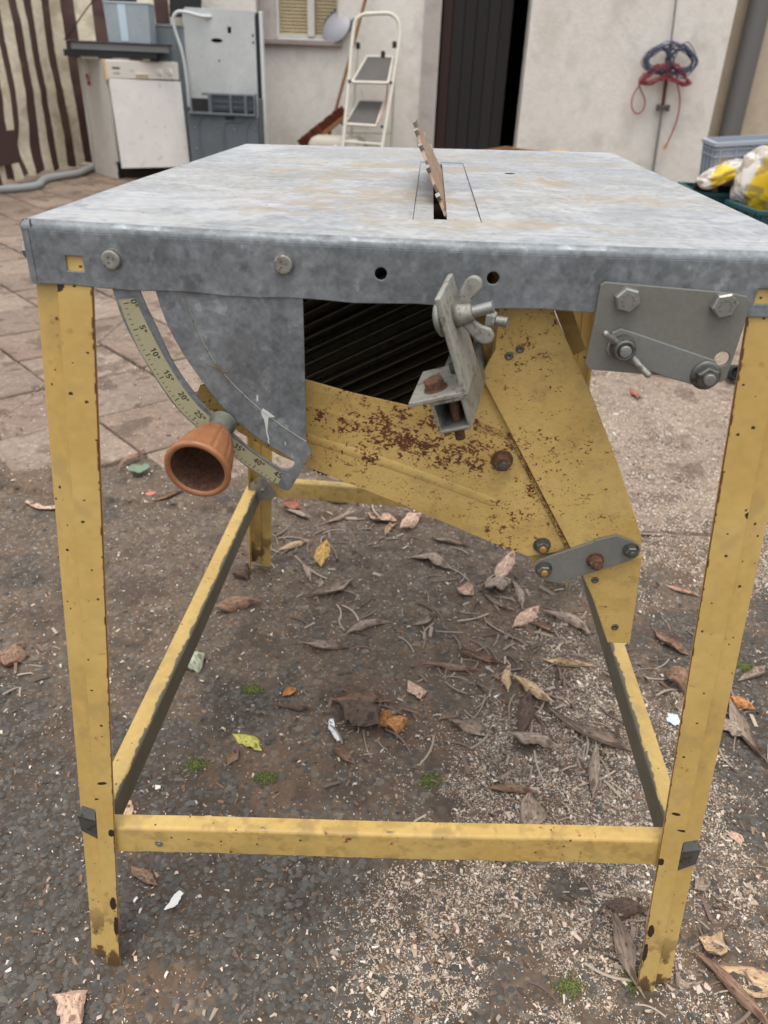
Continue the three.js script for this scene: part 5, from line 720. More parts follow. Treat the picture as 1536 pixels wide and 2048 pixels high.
{ // timber propped behind the saw
  const t = thing('timber_offcut', 'pale timber board with a yellow painted end behind the saw table', 'board'), a = [0.3516, 0.4553, -5], m = [0.5013, 0.4789, -5], b = [0.8462, 0.4571, -5], wd = mat({ map: rep(T.wood, 0.2, 0.8), color: rgb(255, 236, 206), roughness: 0.75 });
  part('board', plate([[a[0], a[1] - 0.35], [a[0], a[1] - 0.005], [m[0], m[1]], [b[0] - 0.06, b[1]], [b[0] - 0.06, b[1] - 0.35]], -5.03, 0.03, [], 0.003), wd, t); part('painted_end', box(0.12, 0.40, 0.034, b[0] - 0.0, b[1] - 0.19, -5.014, 0.005), mat({ color: rgb(206, 168, 66), roughness: 0.6 }), t);
  part('trestle', merge(rod([a[0] + 0.05, 0, -5.2], [m[0], a[1] - 0.1, -5.02], 0.02, 8), rod([b[0] - 0.05, 0, -5.2], [b[0] - 0.1, a[1] - 0.1, -5.02], 0.02, 8), rod([a[0] + 0.05, 0, -4.85], [m[0], a[1] - 0.1, -5.02], 0.02, 8), rod([b[0] - 0.05, 0, -4.85], [b[0] - 0.1, a[1] - 0.1, -5.02], 0.02, 8)), wd, t);
}
{ // cable socket on the ground
  const s = thing('cable_socket', 'black round cable socket on a red lead beside the right leg', 'socket', [1.085, 0.012, -2.05]);
  part('body', aim(lathe([[0, 0], [0.022, 0], [0.026, 0.008], [0.026, 0.05], [0.020, 0.055], [0.017, 0.05], [0.016, 0.03], [0, 0.03]], 24), [0, 0.02, 0], [-0.1, 0.35, 1]), M.black, s); part('collar', rod([0.0, 0.02, -0.03], [0.002, 0.03, 0.0], 0.018, 14), M.darkPlastic, s);
  part('lead', tube([[0, 0.02, -0.03], [-0.03, 0.006, -0.07], [-0.12, 0.006, -0.04], [-0.25, 0.006, 0.0], [-0.4, 0.006, -0.08]], 0.006, 60, 7), mat({ color: rgb(176, 84, 60), roughness: 0.5 }), s);
}

// ================================================================ litter on the ground
T.leaf = texture(256, 256, (u, v) => { const t = Math.abs(v - 0.5) * 2, vein = Math.max(1 - smooth(0, 0.05, t), 0.45 * (1 - smooth(0.0, 0.16, Math.abs(((u * 9 - t * 1.6) % 1 + 1) % 1 - 0.5)))), n = fbm(u, v, 12, 5, 160); let c = [0.88, 0.86, 0.83].map((x) => x * (0.72 + 0.5 * n)); c = mix3(c, [0.92, 0.88, 0.82], 0.13 * vein); c = mix3(c, [0.42, 0.36, 0.31], 0.6 * smooth(0.54, 0.70, fbm(u, v, 7, 4, 163))); const s = cells(u, v, 16, 6); if (s[2] > 0.8 && s[0] < 0.22) c = mix3(c, [0.25, 0.2, 0.17], 0.7); return c; });
const leafMat = (r, g, b) => mat({ map: T.leaf, color: rgb(r, g, b), roughness: 0.85, side: THREE.DoubleSide });
const LM = { grey: leafMat(172, 156, 144), brown: leafMat(150, 122, 104), dark: leafMat(104, 86, 76), tan: leafMat(214, 186, 152), pink: leafMat(222, 190, 172), orange: leafMat(206, 146, 92), yellow: leafMat(226, 186, 112), lime: leafMat(206, 206, 110), green: leafMat(188, 200, 180), red: leafMat(172, 116, 98), white: mat({ color: rgb(222, 224, 226), roughness: 0.6 }), blue: mat({ color: rgb(196, 212, 222), roughness: 0.5 }), wood: mat({ map: rep(T.wood, 0.05, 0.2), color: rgb(255, 214, 186), roughness: 0.85 }) };
const gAt = (x, z) => { for (const [x0, x1, z0, z1] of [[NX0, NX1, NZ0, NZ1]]) if (x > x0 && x < x1 && z > z0 && z < z1) return inSlabs(x, z) ? Math.max(0.0062, groundY(x, z)) : groundY(x, z); return 0.0062; };
// s along, t across; curl rolls the blade up sideways, bow lifts the middle, hook sweeps it sideways
function leafGeo(L, W, curl, bow, hook, sharp, off, stem) {
  const ns = 18, nt = 8, pos = [], uv = [], idx = [];
  for (let i = 0; i <= ns; i++) for (let j = 0; j <= nt; j++) {
    const s = i / ns, t = j / nt * 2 - 1, wob = 1 + 0.55 * (vn(s * 5 + off, 3.3 + Math.sign(t) * 2, 64) - 0.5) + 0.3 * (vn(s * 14 + off, 8.3 + Math.sign(t) * 2, 64) - 0.5), w = Math.max(0.0006, W / 2 * Math.sin(Math.PI * clamp(s, 0.02, 0.985)) ** sharp * wob), c = curl * (0.6 + 1.0 * vn(s * 3 + off * 2, 7.7, 64)), R = w / Math.max(0.05, c / 2), a = t * c / 2 + 0.8 * (vn(s * 1.3 + off, 1.5, 64) - 0.5) + 0.3 * (vn(s * 6 + off, 2.5, 64) - 0.5);
    pos.push((s - 0.5) * L, -R * (1 - Math.cos(a)) + bow * Math.sin(Math.PI * s) * L + 0.05 * W * (vn(s * 7 + off, t * 2 + off, 64) - 0.5) + 0.05 * L * (vn(s * 2.3 + off, 4.5, 64) - 0.5), R * Math.sin(a) + hook * L * (s - 0.5) ** 2 * 4 + 0.02 * L * Math.sin(s * 6 + off)); uv.push(s, j / nt);
  }
  for (let i = 0; i < ns; i++) for (let j = 0; j < nt; j++) { const a = i * (nt + 1) + j, b = a + nt + 1; idx.push(a, b, a + 1, b, b + 1, a + 1); }
  let g = new THREE.BufferGeometry(); g.setAttribute('position', new THREE.Float32BufferAttribute(pos, 3)); g.setAttribute('uv', new THREE.Float32BufferAttribute(uv, 2)); g.setIndex(idx); g.computeVertexNormals();
  g.computeBoundingBox(); g.translate(0, -g.boundingBox.min.y, 0); return g;
}
let leafNo = 0;
// ends: [[x, z], [x, z]] on the ground; lift raises the far end
function leaf(name, label, cat, ends, W, m, o = {}) {
  const [p, q] = ends, dx = q[0] - p[0], dz = q[1] - p[1], L = Math.hypot(dx, dz), cx = (p[0] + q[0]) / 2, cz = (p[1] + q[1]) / 2, g = leafGeo(L * 1.04, W * 1.12, Math.min(2.9, (o.curl ?? 1.4) + 0.5), (o.bow ?? 0.02) + 0.012, o.hook ?? 0.05, o.sharp ?? 0.95, ++leafNo * 1.37, 0);
  if (o.flip || (leafNo % 2 && !o.lift && !o.roll)) { g.rotateX(Math.PI); g.computeBoundingBox(); g.translate(0, -g.boundingBox.min.y, 0); }
  if (o.roll) { g.rotateX(o.roll); g.computeBoundingBox(); g.translate(0, -g.boundingBox.min.y, 0); }
  if (o.lift) { g.translate(L / 2, 0, 0); g.rotateZ(o.lift); g.translate(-L / 2, 0, 0); }
  g.rotateY(-Math.atan2(dz, dx)); const y = (gAt(cx, cz) * 2 + gAt(p[0], p[1]) + gAt(q[0], q[1])) / 4; g.translate(cx, y + (o.y ?? 0.0008), cz);
  return single(name, g, m, label, cat);
}
const CL = { curl: 3.6 }, FL = { curl: 0.7 };
leaf('dry_leaf', 'long grey curled dry leaf lying behind the middle of the saw', 'leaf', [[-0.1843, -0.6581], [-0.0971, -0.7241]], 0.030, LM.grey, { curl: 3.2, bow: 0.05 });
leaf('dry_leaf', 'dark arched dry leaf beneath the swing plate', 'leaf', [[0.0188, -0.8277], [0.1027, -0.7952]], 0.040, LM.grey, { curl: 1.6, bow: 0.16 });
leaf('dry_leaf', 'narrow pale rolled leaf just below the swing plate edge', 'leaf', [[0.0523, -0.9074], [0.1434, -0.8766]], 0.022, LM.grey, CL);
leaf('dry_leaf', 'folded grey leaf with a long thin tail in the middle ground', 'leaf', [[-0.1055, -0.5711], [-0.027, -0.6145]], 0.024, LM.grey, { curl: 3, bow: 0.04, hook: 0.2 });
leaf('dry_leaf', 'straight grey rolled leaf below the forked one', 'leaf', [[-0.1776, -0.5245], [-0.0844, -0.5226]], 0.022, LM.grey, CL);
leaf('dry_leaf', 'twisted brown leaf right of the left side rail', 'leaf', [[-0.3523, -0.6124], [-0.2708, -0.6428]], 0.040, LM.brown, { curl: 1.8, hook: 0.12 });
leaf('dry_leaf', 'pinkish flat leaf lying under the back rail', 'leaf', [[-0.088, -0.9829], [-0.0248, -0.9544]], 0.038, LM.pink, { curl: 0.9, bow: 0.08 });
leaf('dry_leaf', 'pink leaf standing on edge next to the flat pinkish leaf', 'leaf', [[-0.0155, -0.9209], [0.0289, -0.9918]], 0.032, LM.pink, { curl: 1.2, roll: 0.5 });
leaf('dry_leaf', 'small pale leaf stub between two pinkish leaves', 'leaf', [[-0.0414, -0.9053], [-0.0255, -0.9721]], 0.026, LM.tan, { curl: 2 });
leaf('dry_leaf', 'long pale leaf touching the foot of the back left leg', 'leaf', [[-0.2672, -0.8198], [-0.2077, -0.8662]], 0.026, LM.tan, CL);
leaf('dry_leaf', 'small yellow leaf standing upright behind the saw', 'leaf', [[-0.1719, -0.7733], [-0.1669, -0.8347]], 0.034, LM.yellow, { curl: 0.6, lift: 0.5 });
leaf('dry_leaf', 'grey rolled leaf right behind the back left leg', 'leaf', [[-0.2775, -0.984], [-0.2111, -0.9554]], 0.024, LM.grey, CL);
leaf('dry_leaf', 'rust red crumpled leaf right of the back left leg', 'leaf', [[-0.2901, -1.0106], [-0.2456, -0.9877]], 0.05, LM.red, { curl: 2, bow: 0.1 });
leaf('dry_leaf', 'pair of pale rolled stalks below the back rail', 'leaf', [[-0.1825, -0.9453], [-0.0989, -1.0046]], 0.022, LM.grey, { curl: 4, bow: 0.05 });
leaf('dry_leaf', 'pale leaf lying closest to the back rail', 'leaf', [[-0.2019, -1.0449], [-0.138, -1.0236]], 0.026, LM.tan, CL);
leaf('dry_leaf', 'bent grey leaf strip pointing at the small yellow leaf', 'leaf', [[-0.2087, -0.7842], [-0.179, -0.719]], 0.018, LM.grey, CL);
leaf('dry_leaf', 'tan leaf sticking up from the leaf heap under the link plate', 'leaf', [[0.1903, -0.7472], [0.2297, -0.8275]], 0.040, LM.pink, { curl: 1.2, lift: 0.35 });
leaf('dry_leaf', 'grey folded leaf at the bottom of the heap under the link plate', 'leaf', [[0.1624, -0.7169], [0.2147, -0.7497]], 0.055, LM.grey, { curl: 1.8, bow: 0.1 });
leaf('dry_leaf', 'long curved stalk on the left of the leaf heap', 'leaf', [[0.1506, -0.719], [0.2109, -0.66]], 0.018, LM.grey, { curl: 4, hook: 0.1 });
leaf('dry_leaf', 'rolled leaf on the right of the heap under the link plate', 'leaf', [[0.2265, -0.7685], [0.2405, -0.6693]], 0.020, LM.grey, CL);
leaf('dry_leaf', 'pinkish crumpled leaf left of the heap under the link plate', 'leaf', [[0.109, -0.7215], [0.1401, -0.7045]], 0.05, LM.pink, { curl: 2, bow: 0.1 });
leaf('dry_leaf', 'tan leaf half buried right below the heap', 'leaf', [[0.2106, -0.6141], [0.2627, -0.6779]], 0.035, LM.pink, { curl: 1.4 });
leaf('dry_leaf', 'dark narrow leaf crossing the small heap below the guard', 'leaf', [[0.2458, -0.6296], [0.2888, -0.6013]], 0.022, LM.brown, CL);
leaf('dry_leaf', 'grey leaf lying left of the guard tip', 'leaf', [[0.2849, -0.6707], [0.358, -0.6081]], 0.034, LM.grey, { curl: 2.6, hook: 0.15 });
leaf('dry_leaf', 'pale rolled leaf on the sawdust left of the right rail', 'leaf', [[0.2545, -0.5177], [0.3383, -0.5075]], 0.026, LM.tan, { curl: 3.2 });
leaf('dry_leaf', 'long dark stalk pointing left from the sawdust patch', 'leaf', [[0.0438, -0.495], [0.1427, -0.4915]], 0.018, LM.brown, CL);
leaf('dry_leaf', 'brown rolled leaf above the long dark stalk', 'leaf', [[0.1021, -0.5298], [0.1817, -0.5056]], 0.026, LM.brown, { curl: 2.8 });
leaf('dry_leaf', 'tan leaf standing at the left edge of the sawdust patch', 'leaf', [[0.1812, -0.4335], [0.1918, -0.5013]], 0.022, LM.tan, { curl: 2.2 });
leaf('bark_strip', 'longest bark strip lying diagonally across the sawdust', 'bark', [[0.2451, -0.3889], [0.3653, -0.3042]], 0.034, LM.grey, { curl: 3.6, hook: 0.05, y: 0.004 });
leaf('bark_strip', 'shorter bark strip leading into the longest one', 'bark', [[0.1961, -0.4713], [0.2596, -0.4127]], 0.030, LM.tan, { curl: 3.2, y: 0.004 });
leaf('dry_leaf', 'dark leaf standing on its tip in the sawdust', 'leaf', [[0.1965, -0.3354], [0.2144, -0.4178]], 0.030, LM.dark, { curl: 1.4, lift: 0.25 });
leaf('dry_leaf', 'greenish grey leaf below the dark standing leaf', 'leaf', [[0.1825, -0.3342], [0.2523, -0.314]], 0.036, LM.grey, { curl: 2.2, bow: 0.05 });
leaf('dry_leaf', 'grey pointed leaf at the left rim of the sawdust', 'leaf', [[0.0851, -0.3614], [0.1511, -0.3293]], 0.028, LM.grey, { curl: 2.4 });
leaf('dry_leaf', 'wide dark brown leaf in the clump left of the middle', 'leaf', [[-0.0855, -0.3767], [-0.0202, -0.3391]], 0.065, LM.dark, { curl: 1.2, bow: 0.08 });
leaf('dry_leaf', 'brown stalked leaf lying over the clump left of the middle', 'leaf', [[-0.1114, -0.3902], [-0.0039, -0.3932]], 0.030, LM.brown, { curl: 2.6 });
leaf('dry_leaf', 'orange leaf at the right of the brown clump', 'leaf', [[-0.0123, -0.3377], [0.0186, -0.3532]], 0.034, LM.orange, { curl: 1.8, bow: 0.1 });
leaf('dry_leaf', 'rusty leaf in the middle of the brown clump', 'leaf', [[-0.0338, -0.377], [-0.0027, -0.3343]], 0.042, LM.orange, { curl: 1.6, bow: 0.06 });
leaf('dry_leaf', 'dark rolled leaf lying level in front of the sawdust patch', 'leaf', [[0.1377, -0.2327], [0.2093, -0.2317]], 0.022, LM.brown, { curl: 3.8 });
leaf('dry_leaf', 'broad grey leaf reaching down to the front rail', 'leaf', [[0.1943, -0.2251], [0.1913, -0.1571]], 0.034, LM.grey, { curl: 1.3, bow: 0.04, flip: true });
leaf('dry_leaf', 'upright grey leaf with a long tip near the right rail', 'leaf', [[0.3124, -0.3273], [0.2906, -0.2228]], 0.026, LM.grey, { curl: 2.6 });
leaf('bark_strip', 'long bark strip against the front right foot', 'bark', [[0.2743, -0.0698], [0.291, 0.0471]], 0.026, LM.grey, { curl: 3.4, hook: 0.06, y: 0.003 });
leaf('dry_leaf', 'dark leaf beside the top of the bark strip at the right foot', 'leaf', [[0.2765, -0.062], [0.3242, -0.0605]], 0.030, LM.dark, { curl: 1.3 });
leaf('dry_leaf', 'large tan spotted leaf at the lower right corner', 'leaf', [[0.3878, 0.0068], [0.4772, 0.0291]], 0.036, LM.tan, { curl: 1.1, bow: 0.03 });
leaf('bark_strip', 'thick bark stalk running out of the lower right corner', 'bark', [[0.3716, -0.0166], [0.439, 0.0704]], 0.024, LM.brown, { curl: 3.8, hook: 0.08, y: 0.003 });
leaf('dry_leaf', 'broken tan leaf right of the front right foot', 'leaf', [[0.3817, -0.0307], [0.409, -0.0158]], 0.040, LM.tan, { curl: 1.5, bow: 0.08 });
leaf('wood_curl', 'grey crescent shaped wood sliver by the front right foot', 'wood sliver', [[0.3338, 0.0154], [0.3579, 0.0346]], 0.012, LM.grey, { curl: 2, hook: -0.55, sharp: 0.3 });
leaf('bark_strip', 'long bark strip right of the right leg', 'bark', [[0.5456, -0.4505], [0.5599, -0.3094]], 0.028, LM.grey, { curl: 3.2, y: 0.003 });
leaf('dry_leaf', 'split dark leaf beside the bark strip right of the right leg', 'leaf', [[0.523, -0.4051], [0.5522, -0.3648]], 0.036, LM.grey, { curl: 1.6 });
leaf('dry_leaf', 'wavy brown leaf pair left of the right leg', 'leaf', [[0.4725, -0.6252], [0.5149, -0.5586]], 0.032, LM.brown, { curl: 1.6, hook: 0.1 });
leaf('dry_leaf', 'crumpled brown leaf heap behind the right leg', 'leaf', [[0.4572, -0.4735], [0.4964, -0.4869]], 0.075, LM.brown, { curl: 2, bow: 0.25 });
leaf('dry_leaf', 'pale forked leaf at the right edge of the picture', 'leaf', [[0.5916, -0.4983], [0.6522, -0.5424]], 0.026, LM.grey, { curl: 2.8 });
leaf('dry_leaf', 'orange brown leaf just right of the right leg', 'leaf', [[0.5574, -0.4563], [0.5891, -0.429]], 0.028, LM.orange, { curl: 2, bow: 0.06 });
leaf('dry_leaf', 'thin reddish leaf reaching behind the right leg', 'leaf', [[0.5367, -0.7798], [0.5939, -0.7479]], 0.020, LM.pink, CL);
leaf('dry_leaf', 'pale green crumpled leaf behind the left side rail', 'leaf', [[-0.3701, -0.4429], [-0.3348, -0.4719]], 0.055, LM.green, { curl: 1.2, bow: 0.12 });
leaf('foil_scrap', 'dark green and white wrapper scrap left of the knob', 'wrapper', [[-0.6899, -1.1249], [-0.6468, -1.1467]], 0.045, mat({ color: rgb(104, 122, 100), roughness: 0.6 }), { curl: 0.9, bow: 0.06, sharp: 0.25 });
leaf('dry_leaf', 'yellow green leaf lying flat left of the middle', 'leaf', [[-0.2441, -0.3087], [-0.1952, -0.2807]], 0.024, LM.lime, { curl: 0.8, bow: 0.03 });
leaf('paper_scrap', 'white torn paper scrap beside the brown leaf clump', 'paper', [[-0.1016, -0.3489], [-0.0859, -0.3063]], 0.012, LM.white, { curl: 0.8, sharp: 0.3 });
leaf('paper_scrap', 'pale blue plastic scrap behind the right leg', 'paper', [[0.4389, -0.3844], [0.4545, -0.4012]], 0.022, LM.blue, { curl: 0.5, sharp: 0.3 });
leaf('wood_splinter', 'white splintered wood piece below the front rail', 'wood piece', [[-0.2643, -0.0174], [-0.2501, -0.0407]], 0.012, mat({ map: rep(T.dirtyWhite, 0.05), roughness: 0.8 }), { curl: 0.6, sharp: 0.25, y: 0.003 });
leaf('dry_leaf', 'red brown bark flake at the left edge of the picture', 'leaf', [[-0.6602, -0.4179], [-0.6605, -0.4803]], 0.050, LM.brown, { curl: 1.4, bow: 0.06 });
leaf('dry_leaf', 'dark red crumpled leaf under the bark flake at the left edge', 'leaf', [[-0.6833, -0.4334], [-0.633, -0.4255]], 0.030, LM.red, { curl: 2, bow: 0.1 });
leaf('dry_leaf', 'pink dead leaf in the lower left corner', 'leaf', [[-0.3524, 0.0903], [-0.3114, 0.1148]], 0.034, LM.pink, { curl: 0.9, bow: 0.04 });
leaf('dry_leaf', 'small brown leaf on a twig below the front rail', 'leaf', [[-0.3244, -0.0707], [-0.2852, -0.0488]], 0.020, LM.brown, { curl: 1.4 });
leaf('dry_leaf', 'tan leaf between left leg and left side rail', 'leaf', [[-0.3836, -0.1885], [-0.3455, -0.1319]], 0.030, LM.tan, { curl: 1.0, flip: true });
leaf('wood_splinter', 'flat brown wood strip left of the left leg', 'wood piece', [[-0.8798, -0.9652], [-0.7955, -0.9378]], 0.020, LM.pink, { curl: 0.6, sharp: 0.25 });
leaf('dry_leaf', 'brown twisted twig leaf left of the wrapper scrap', 'leaf', [[-0.7326, -1.1251], [-0.7018, -1.2436]], 0.022, LM.brown, { curl: 3, hook: 0.15 });
leaf('dry_leaf', 'dark brown leaf strip below the wrapper scrap', 'leaf', [[-0.5863, -0.9807], [-0.5261, -1.041]], 0.022, LM.brown, { curl: 2.6 });
leaf('plastic_scrap', 'small red plastic scrap below the wrapper scrap', 'scrap', [[-0.6156, -1.0205], [-0.5949, -1.0303]], 0.014, mat({ color: rgb(186, 104, 92), roughness: 0.6 }), { curl: 0.8, sharp: 0.3 });
leaf('dry_leaf', 'small orange leaf left of the brown clump', 'leaf', [[-0.1843, -0.3951], [-0.1657, -0.4132]], 0.022, LM.orange, { curl: 2 });
leaf('dry_leaf', 'tan triangular leaf right above the brown clump', 'leaf', [[0.0224, -0.4476], [0.0432, -0.4067]], 0.026, LM.pink, { curl: 0.9 });
leaf('dry_leaf', 'narrow grey leaf below the white paper scrap', 'leaf', [[-0.0922, -0.2937], [-0.0573, -0.2618]], 0.020, LM.brown, { curl: 2.2 });
leaf('dry_leaf', 'thin dark leaf stalk above the yellow green leaf', 'leaf', [[-0.1952, -0.3735], [-0.13, -0.3705]], 0.018, LM.dark, { curl: 3 });
leaf('dry_leaf', 'small dark leaf below the yellow green leaf', 'leaf', [[-0.2399, -0.2441], [-0.231, -0.2776]], 0.020, LM.brown, { curl: 2 });
leaf('dry_leaf', 'dark curled leaf at the foot of the back left leg', 'leaf', [[-0.3417, -0.7158], [-0.3119, -0.7474]], 0.06, LM.dark, { curl: 1.8, bow: 0.12 });
leaf('dry_leaf', 'curved narrow leaf right of the straight rolled leaf', 'leaf', [[0.026, -0.5929], [0.0688, -0.6333]], 0.022, LM.grey, { curl: 3, hook: 0.15 });
leaf('dry_leaf', 'pale pink round leaf below the right leg clip', 'leaf', [[0.4648, -0.1747], [0.4811, -0.1792]], 0.022, LM.pink, { curl: 0.6, sharp: 0.4 });
leaf('dry_leaf', 'white shrivelled leaf lying right of the right leg foot', 'leaf', [[0.3941, -0.0941], [0.4179, -0.1057]], 0.022, LM.grey, { curl: 1.6, bow: 0.1 });
leaf('dry_leaf', 'rusty brown leaf strip on the far sawdust', 'leaf', [[0.7122, -1.8952], [0.713, -1.7991]], 0.030, LM.red, { curl: 2 });

// loose matter nobody could count
function scatter(name, label, cat, geo, m, n, place, colors, baseOf) {
  const inst = new THREE.InstancedMesh(geo, m, n), d = new THREE.Object3D(), c = new THREE.Color(); let k = 0, guard = 0;
  while (k < n && guard++ < n * 40) { const q = place(); if (!q) continue; const [x, z, s, flat, sink] = q; d.position.set(x, gAt(x, z) + (sink ?? 0), z); d.rotation.set(flat * rr(-1, 1), rr(0, 6.283), flat * rr(-1, 1)); d.scale.set(s[0], s[1], s[2]); d.updateMatrix(); inst.setMatrixAt(k, d.matrix); const cc = colors[Math.floor(rnd() * colors.length)], j = rr(0.85, 1.12); c.setRGB(cc[0] * j, cc[1] * j, cc[2] * j); inst.setColorAt(k, c); k++; }
  inst.count = k; inst.name = name; shade(inst); scene.add(inst); tag(inst, label, cat, null, 'stuff'); return inst;
}
// a point on the yard in view, nearer parts denser
const vp = (far = 2.55) => { const t = rnd(), z = 0.36 - Math.pow(t, 1.7) * (far + 0.3), hw = 0.30 + (0.54 - z) * 0.46; return [clamp(rr(-hw, hw), NX0 + 0.1, NX1 - 0.1), z]; };
const pebble = (() => { const g = new THREE.IcosahedronGeometry(1, 0), p = g.attributes.position; for (let i = 0; i < p.count; i++) { const k = 0.8 + 0.4 * vn(p.getX(i) * 3 + 9, p.getY(i) * 3 + p.getZ(i) * 2 + 9, 64); p.setXYZ(i, p.getX(i) * k, p.getY(i) * k, p.getZ(i) * k); } g.computeVertexNormals(); return g; })();
const chip = (() => { const g = new THREE.BoxGeometry(1, 1, 1, 2, 1, 1), p = g.attributes.position; for (let i = 0; i < p.count; i++) { const x = p.getX(i); p.setXYZ(i, x, p.getY(i) + 0.6 * (0.25 - x * x), p.getZ(i) * (1 - 0.5 * (x + 0.5)) + 0.15 * x); } g.computeVertexNormals(); return g; })();
const curlG = (() => { const pos = [], idx = [], n = 7; for (let i = 0; i <= n; i++) { const a = -0.4 + i / n * 3.6; for (const w of [-0.25, 0.25]) pos.push(0.5 * Math.cos(a), 0.45 + 0.45 * Math.sin(a) * 0.9, w + 0.06 * i); } for (let i = 0; i < n; i++) { const a = i * 2; idx.push(a, a + 1, a + 2, a + 1, a + 3, a + 2); } const g = new THREE.BufferGeometry(); g.setAttribute('position', new THREE.Float32BufferAttribute(pos, 3)); g.setIndex(idx); g.computeVertexNormals(); return g; })();
const stone = mat({ color: 0xffffff, roughness: 0.9 });
scatter('gravel', 'dark grey stones set in the worn asphalt', 'gravel', pebble, stone, 24000, () => { const [x, z] = vp(1.6); const a = asphalt(x, z) * (1 - 0.8 * dustiness(x, z)); if (inSlabs(x, z) || rnd() > 0.25 + 0.75 * a) return null; const s = rr(0.0016, 0.0048) * (rnd() < 0.08 ? 1.5 : 1); return [x, z, [s * rr(0.9, 1.7), s * 0.42, s * rr(0.7, 1.2)], 0.3, -s * 0.16]; }, [[0.072, 0.066, 0.06], [0.082, 0.075, 0.067], [0.092, 0.083, 0.073], [0.062, 0.056, 0.05], [0.08, 0.064, 0.052], [0.11, 0.10, 0.088]]);
const woodTones = [[0.56, 0.47, 0.37], [0.60, 0.53, 0.44], [0.46, 0.37, 0.28], [0.66, 0.61, 0.54], [0.40, 0.30, 0.22], [0.58, 0.45, 0.37], [0.27, 0.19, 0.135], [0.34, 0.28, 0.23]];
const dusty = (base) => { const [x, z] = vp(); return rnd() < base + (1 - base) * dustiness(x, z) ** 1.3 ? [x, z] : null; };
const dustM = mat({ color: 0xffffff, roughness: 0.95 });
scatter('sawdust', 'fine pale sawdust drifted over the asphalt', 'sawdust', chip, dustM, 120000, () => { const q = dusty(0.034); if (!q) return null; const s = rr(0.0004, 0.0015) * (1 + 0.6 * clamp(-q[1])); return [...q, [s * rr(1, 2.6), s * 0.3, s], 0.7, 0.0003]; }, woodTones);
scatter('wood_chips', 'pale planed wood chips lying among the sawdust', 'wood chips', chip, dustM, 3600, () => { const q = dusty(0.08); if (!q) return null; const s = rr(0.0012, 0.0046) * (rnd() < 0.05 ? 1.8 : 1); return [...q, [s * rr(1, 2.4), s * 0.22, s * rr(0.6, 1.2)], 0.45, 0.0008]; }, woodTones);
scatter('wood_shavings', 'small curled wood shavings on the sawdust', 'shavings', curlG, mat({ color: 0xffffff, roughness: 0.9, side: THREE.DoubleSide }), 2600, () => { const q = dusty(0.10); if (!q) return null; const s = rr(0.0022, 0.0072); return [...q, [s, s * 0.8, s * rr(0.7, 1.3)], 0.5, 0]; }, woodTones);
scatter('leaf_crumbs', 'crumbled bits of brown leaf and bark on the ground', 'leaf crumbs', chip, dustM, 4200, () => { const [x, z] = vp(); if (rnd() > 0.35 + 0.65 * smooth(0.5, 0.65, wn(x, z, 6, 3, 15))) return null; const s = rr(0.0018, 0.006); return [x, z, [s * rr(1, 3), s * 0.2, s * rr(0.5, 1)], 0.5, 0.0006]; }, [[0.10, 0.06, 0.04], [0.16, 0.10, 0.065], [0.06, 0.042, 0.032], [0.22, 0.15, 0.10], [0.20, 0.12, 0.075]]);
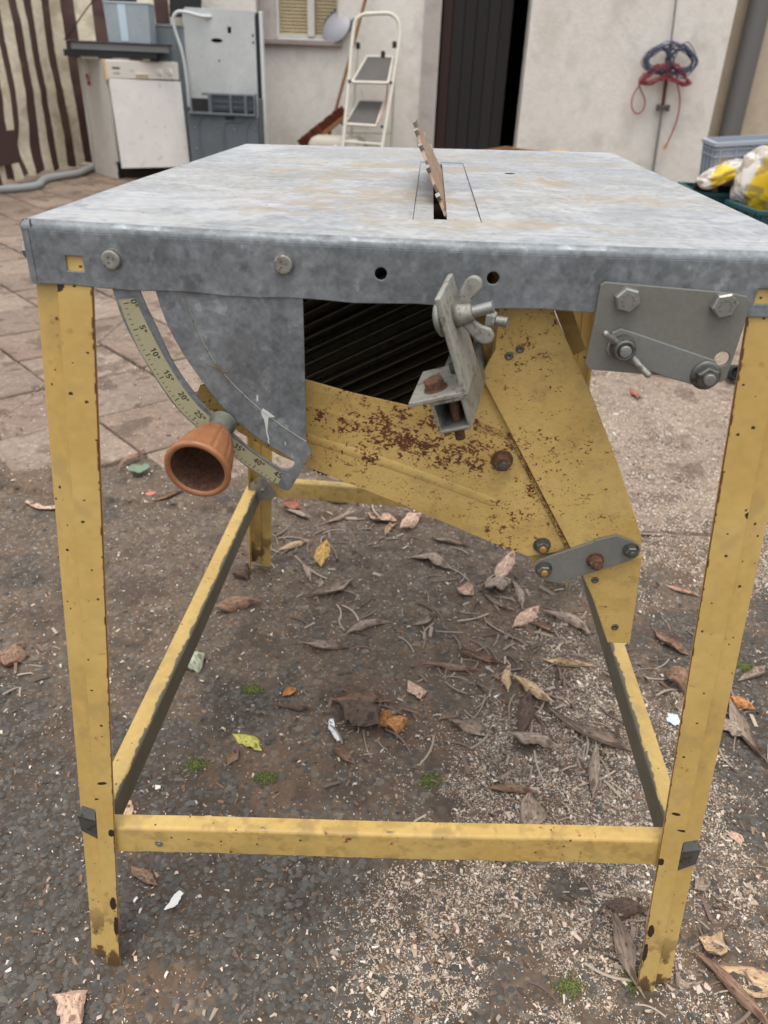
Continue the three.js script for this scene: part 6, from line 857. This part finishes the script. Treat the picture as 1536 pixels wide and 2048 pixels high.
{ // shredded bark caught round the leaves
  const heaps = [[0.1951, -0.7304], [0.2449, -0.6387], [0.2682, -0.4044], [0.1887, -0.2551], [-0.0386, -0.3545], [-0.2194, -0.8134], [-0.0341, -0.9146], [0.2897, -0.0424], [0.4766, -0.4584], [0.2806, -0.5552], [-0.1303, -0.9918], [0.3371, -0.3056], [0.1425, -0.4889], [0.3792, -0.0183], [0.5554, -0.3971], [-0.1616, -0.6934], [-0.6374, -0.4276], [0.1541, -0.1829]];
  scatter('bark_shreds', 'small shredded bits of bark and leaf lying in heaps', 'bark shreds', (() => { const g = curlG.clone(); g.scale(1.6, 0.7, 0.9); return g; })(), mat({ color: 0xffffff, roughness: 0.95, side: THREE.DoubleSide }), 620, () => { const p = heaps[Math.floor(rnd() * heaps.length)], r = 0.05 * Math.sqrt(-2 * Math.log(rnd() + 1e-6)), a = rr(0, 6.283), s = rr(0.004, 0.013); return [p[0] + r * Math.cos(a), p[1] + r * Math.sin(a), [s * rr(0.8, 2), s * 0.45, s * rr(0.5, 1.2)], 0.6, 0.0005]; }, [[0.24, 0.19, 0.155], [0.16, 0.115, 0.09], [0.10, 0.072, 0.056], [0.33, 0.26, 0.20], [0.40, 0.33, 0.26], [0.20, 0.13, 0.09]]);
}
{ // thin stalks among the leaves
  const heaps = [[0.1926, -0.6967], [0.2586, -0.5954], [0.2882, -0.4292], [0.2097, -0.3142], [-0.0386, -0.3545], [-0.1825, -0.8568], [-0.0113, -0.8962], [0.2857, -0.0234], [0.5069, -0.5365], [0.3371, -0.5203], [0.1425, -0.4889], [0.4033, -0.0202], [0.5554, -0.3971], [-0.094, -0.6048], [0.3179, -0.3237], [0.0932, -0.6235]], g = (() => { const q = tube([[-0.5, 0, 0], [-0.2, 0.02, 0.05], [0.15, 0.03, 0.04], [0.5, 0, -0.06]], 0.03, 10, 5); return q; })();
  scatter('leaf_stalks', 'thin dry leaf stalks and twigs strewn among the leaves', 'twigs', g, mat({ color: 0xffffff, roughness: 0.95 }), 230, () => { const p = heaps[Math.floor(rnd() * heaps.length)], r = 0.075 * Math.sqrt(-2 * Math.log(rnd() + 1e-6)), a = rr(0, 6.283), s = rr(0.018, 0.065); return [p[0] + r * Math.cos(a), p[1] + r * Math.sin(a), [s, s * 0.8, s * rr(0.6, 1.4)], 0.08, 0.0012]; }, [[0.20, 0.15, 0.12], [0.30, 0.24, 0.19], [0.13, 0.095, 0.075], [0.38, 0.31, 0.25]]);
}
{ // moss in the cracks
  const spots = [[-0.2882, -0.2418], [-0.1821, -0.2279], [0.0584, -0.2421], [0.2171, 0.0352], [0.6134, -0.5413], [-0.2365, -0.4043], [0.2917, 0.0241], [-0.137, -1.0624]];
  scatter('moss', 'little tufts of green moss in the asphalt', 'moss', chip, dustM, 2600, () => { const p = spots[Math.floor(rnd() * spots.length)], r = 0.014 * Math.sqrt(-2 * Math.log(rnd() + 1e-6)) * 0.6, a = rr(0, 6.283), s = rr(0.0006, 0.0016); return [p[0] + r * Math.cos(a), p[1] + r * Math.sin(a) * 0.7, [s, s * 2.4, s], 0.5, 0.001]; }, [[0.12, 0.15, 0.035], [0.17, 0.19, 0.05], [0.09, 0.12, 0.03]]);
}

renderer.render(scene, camera);
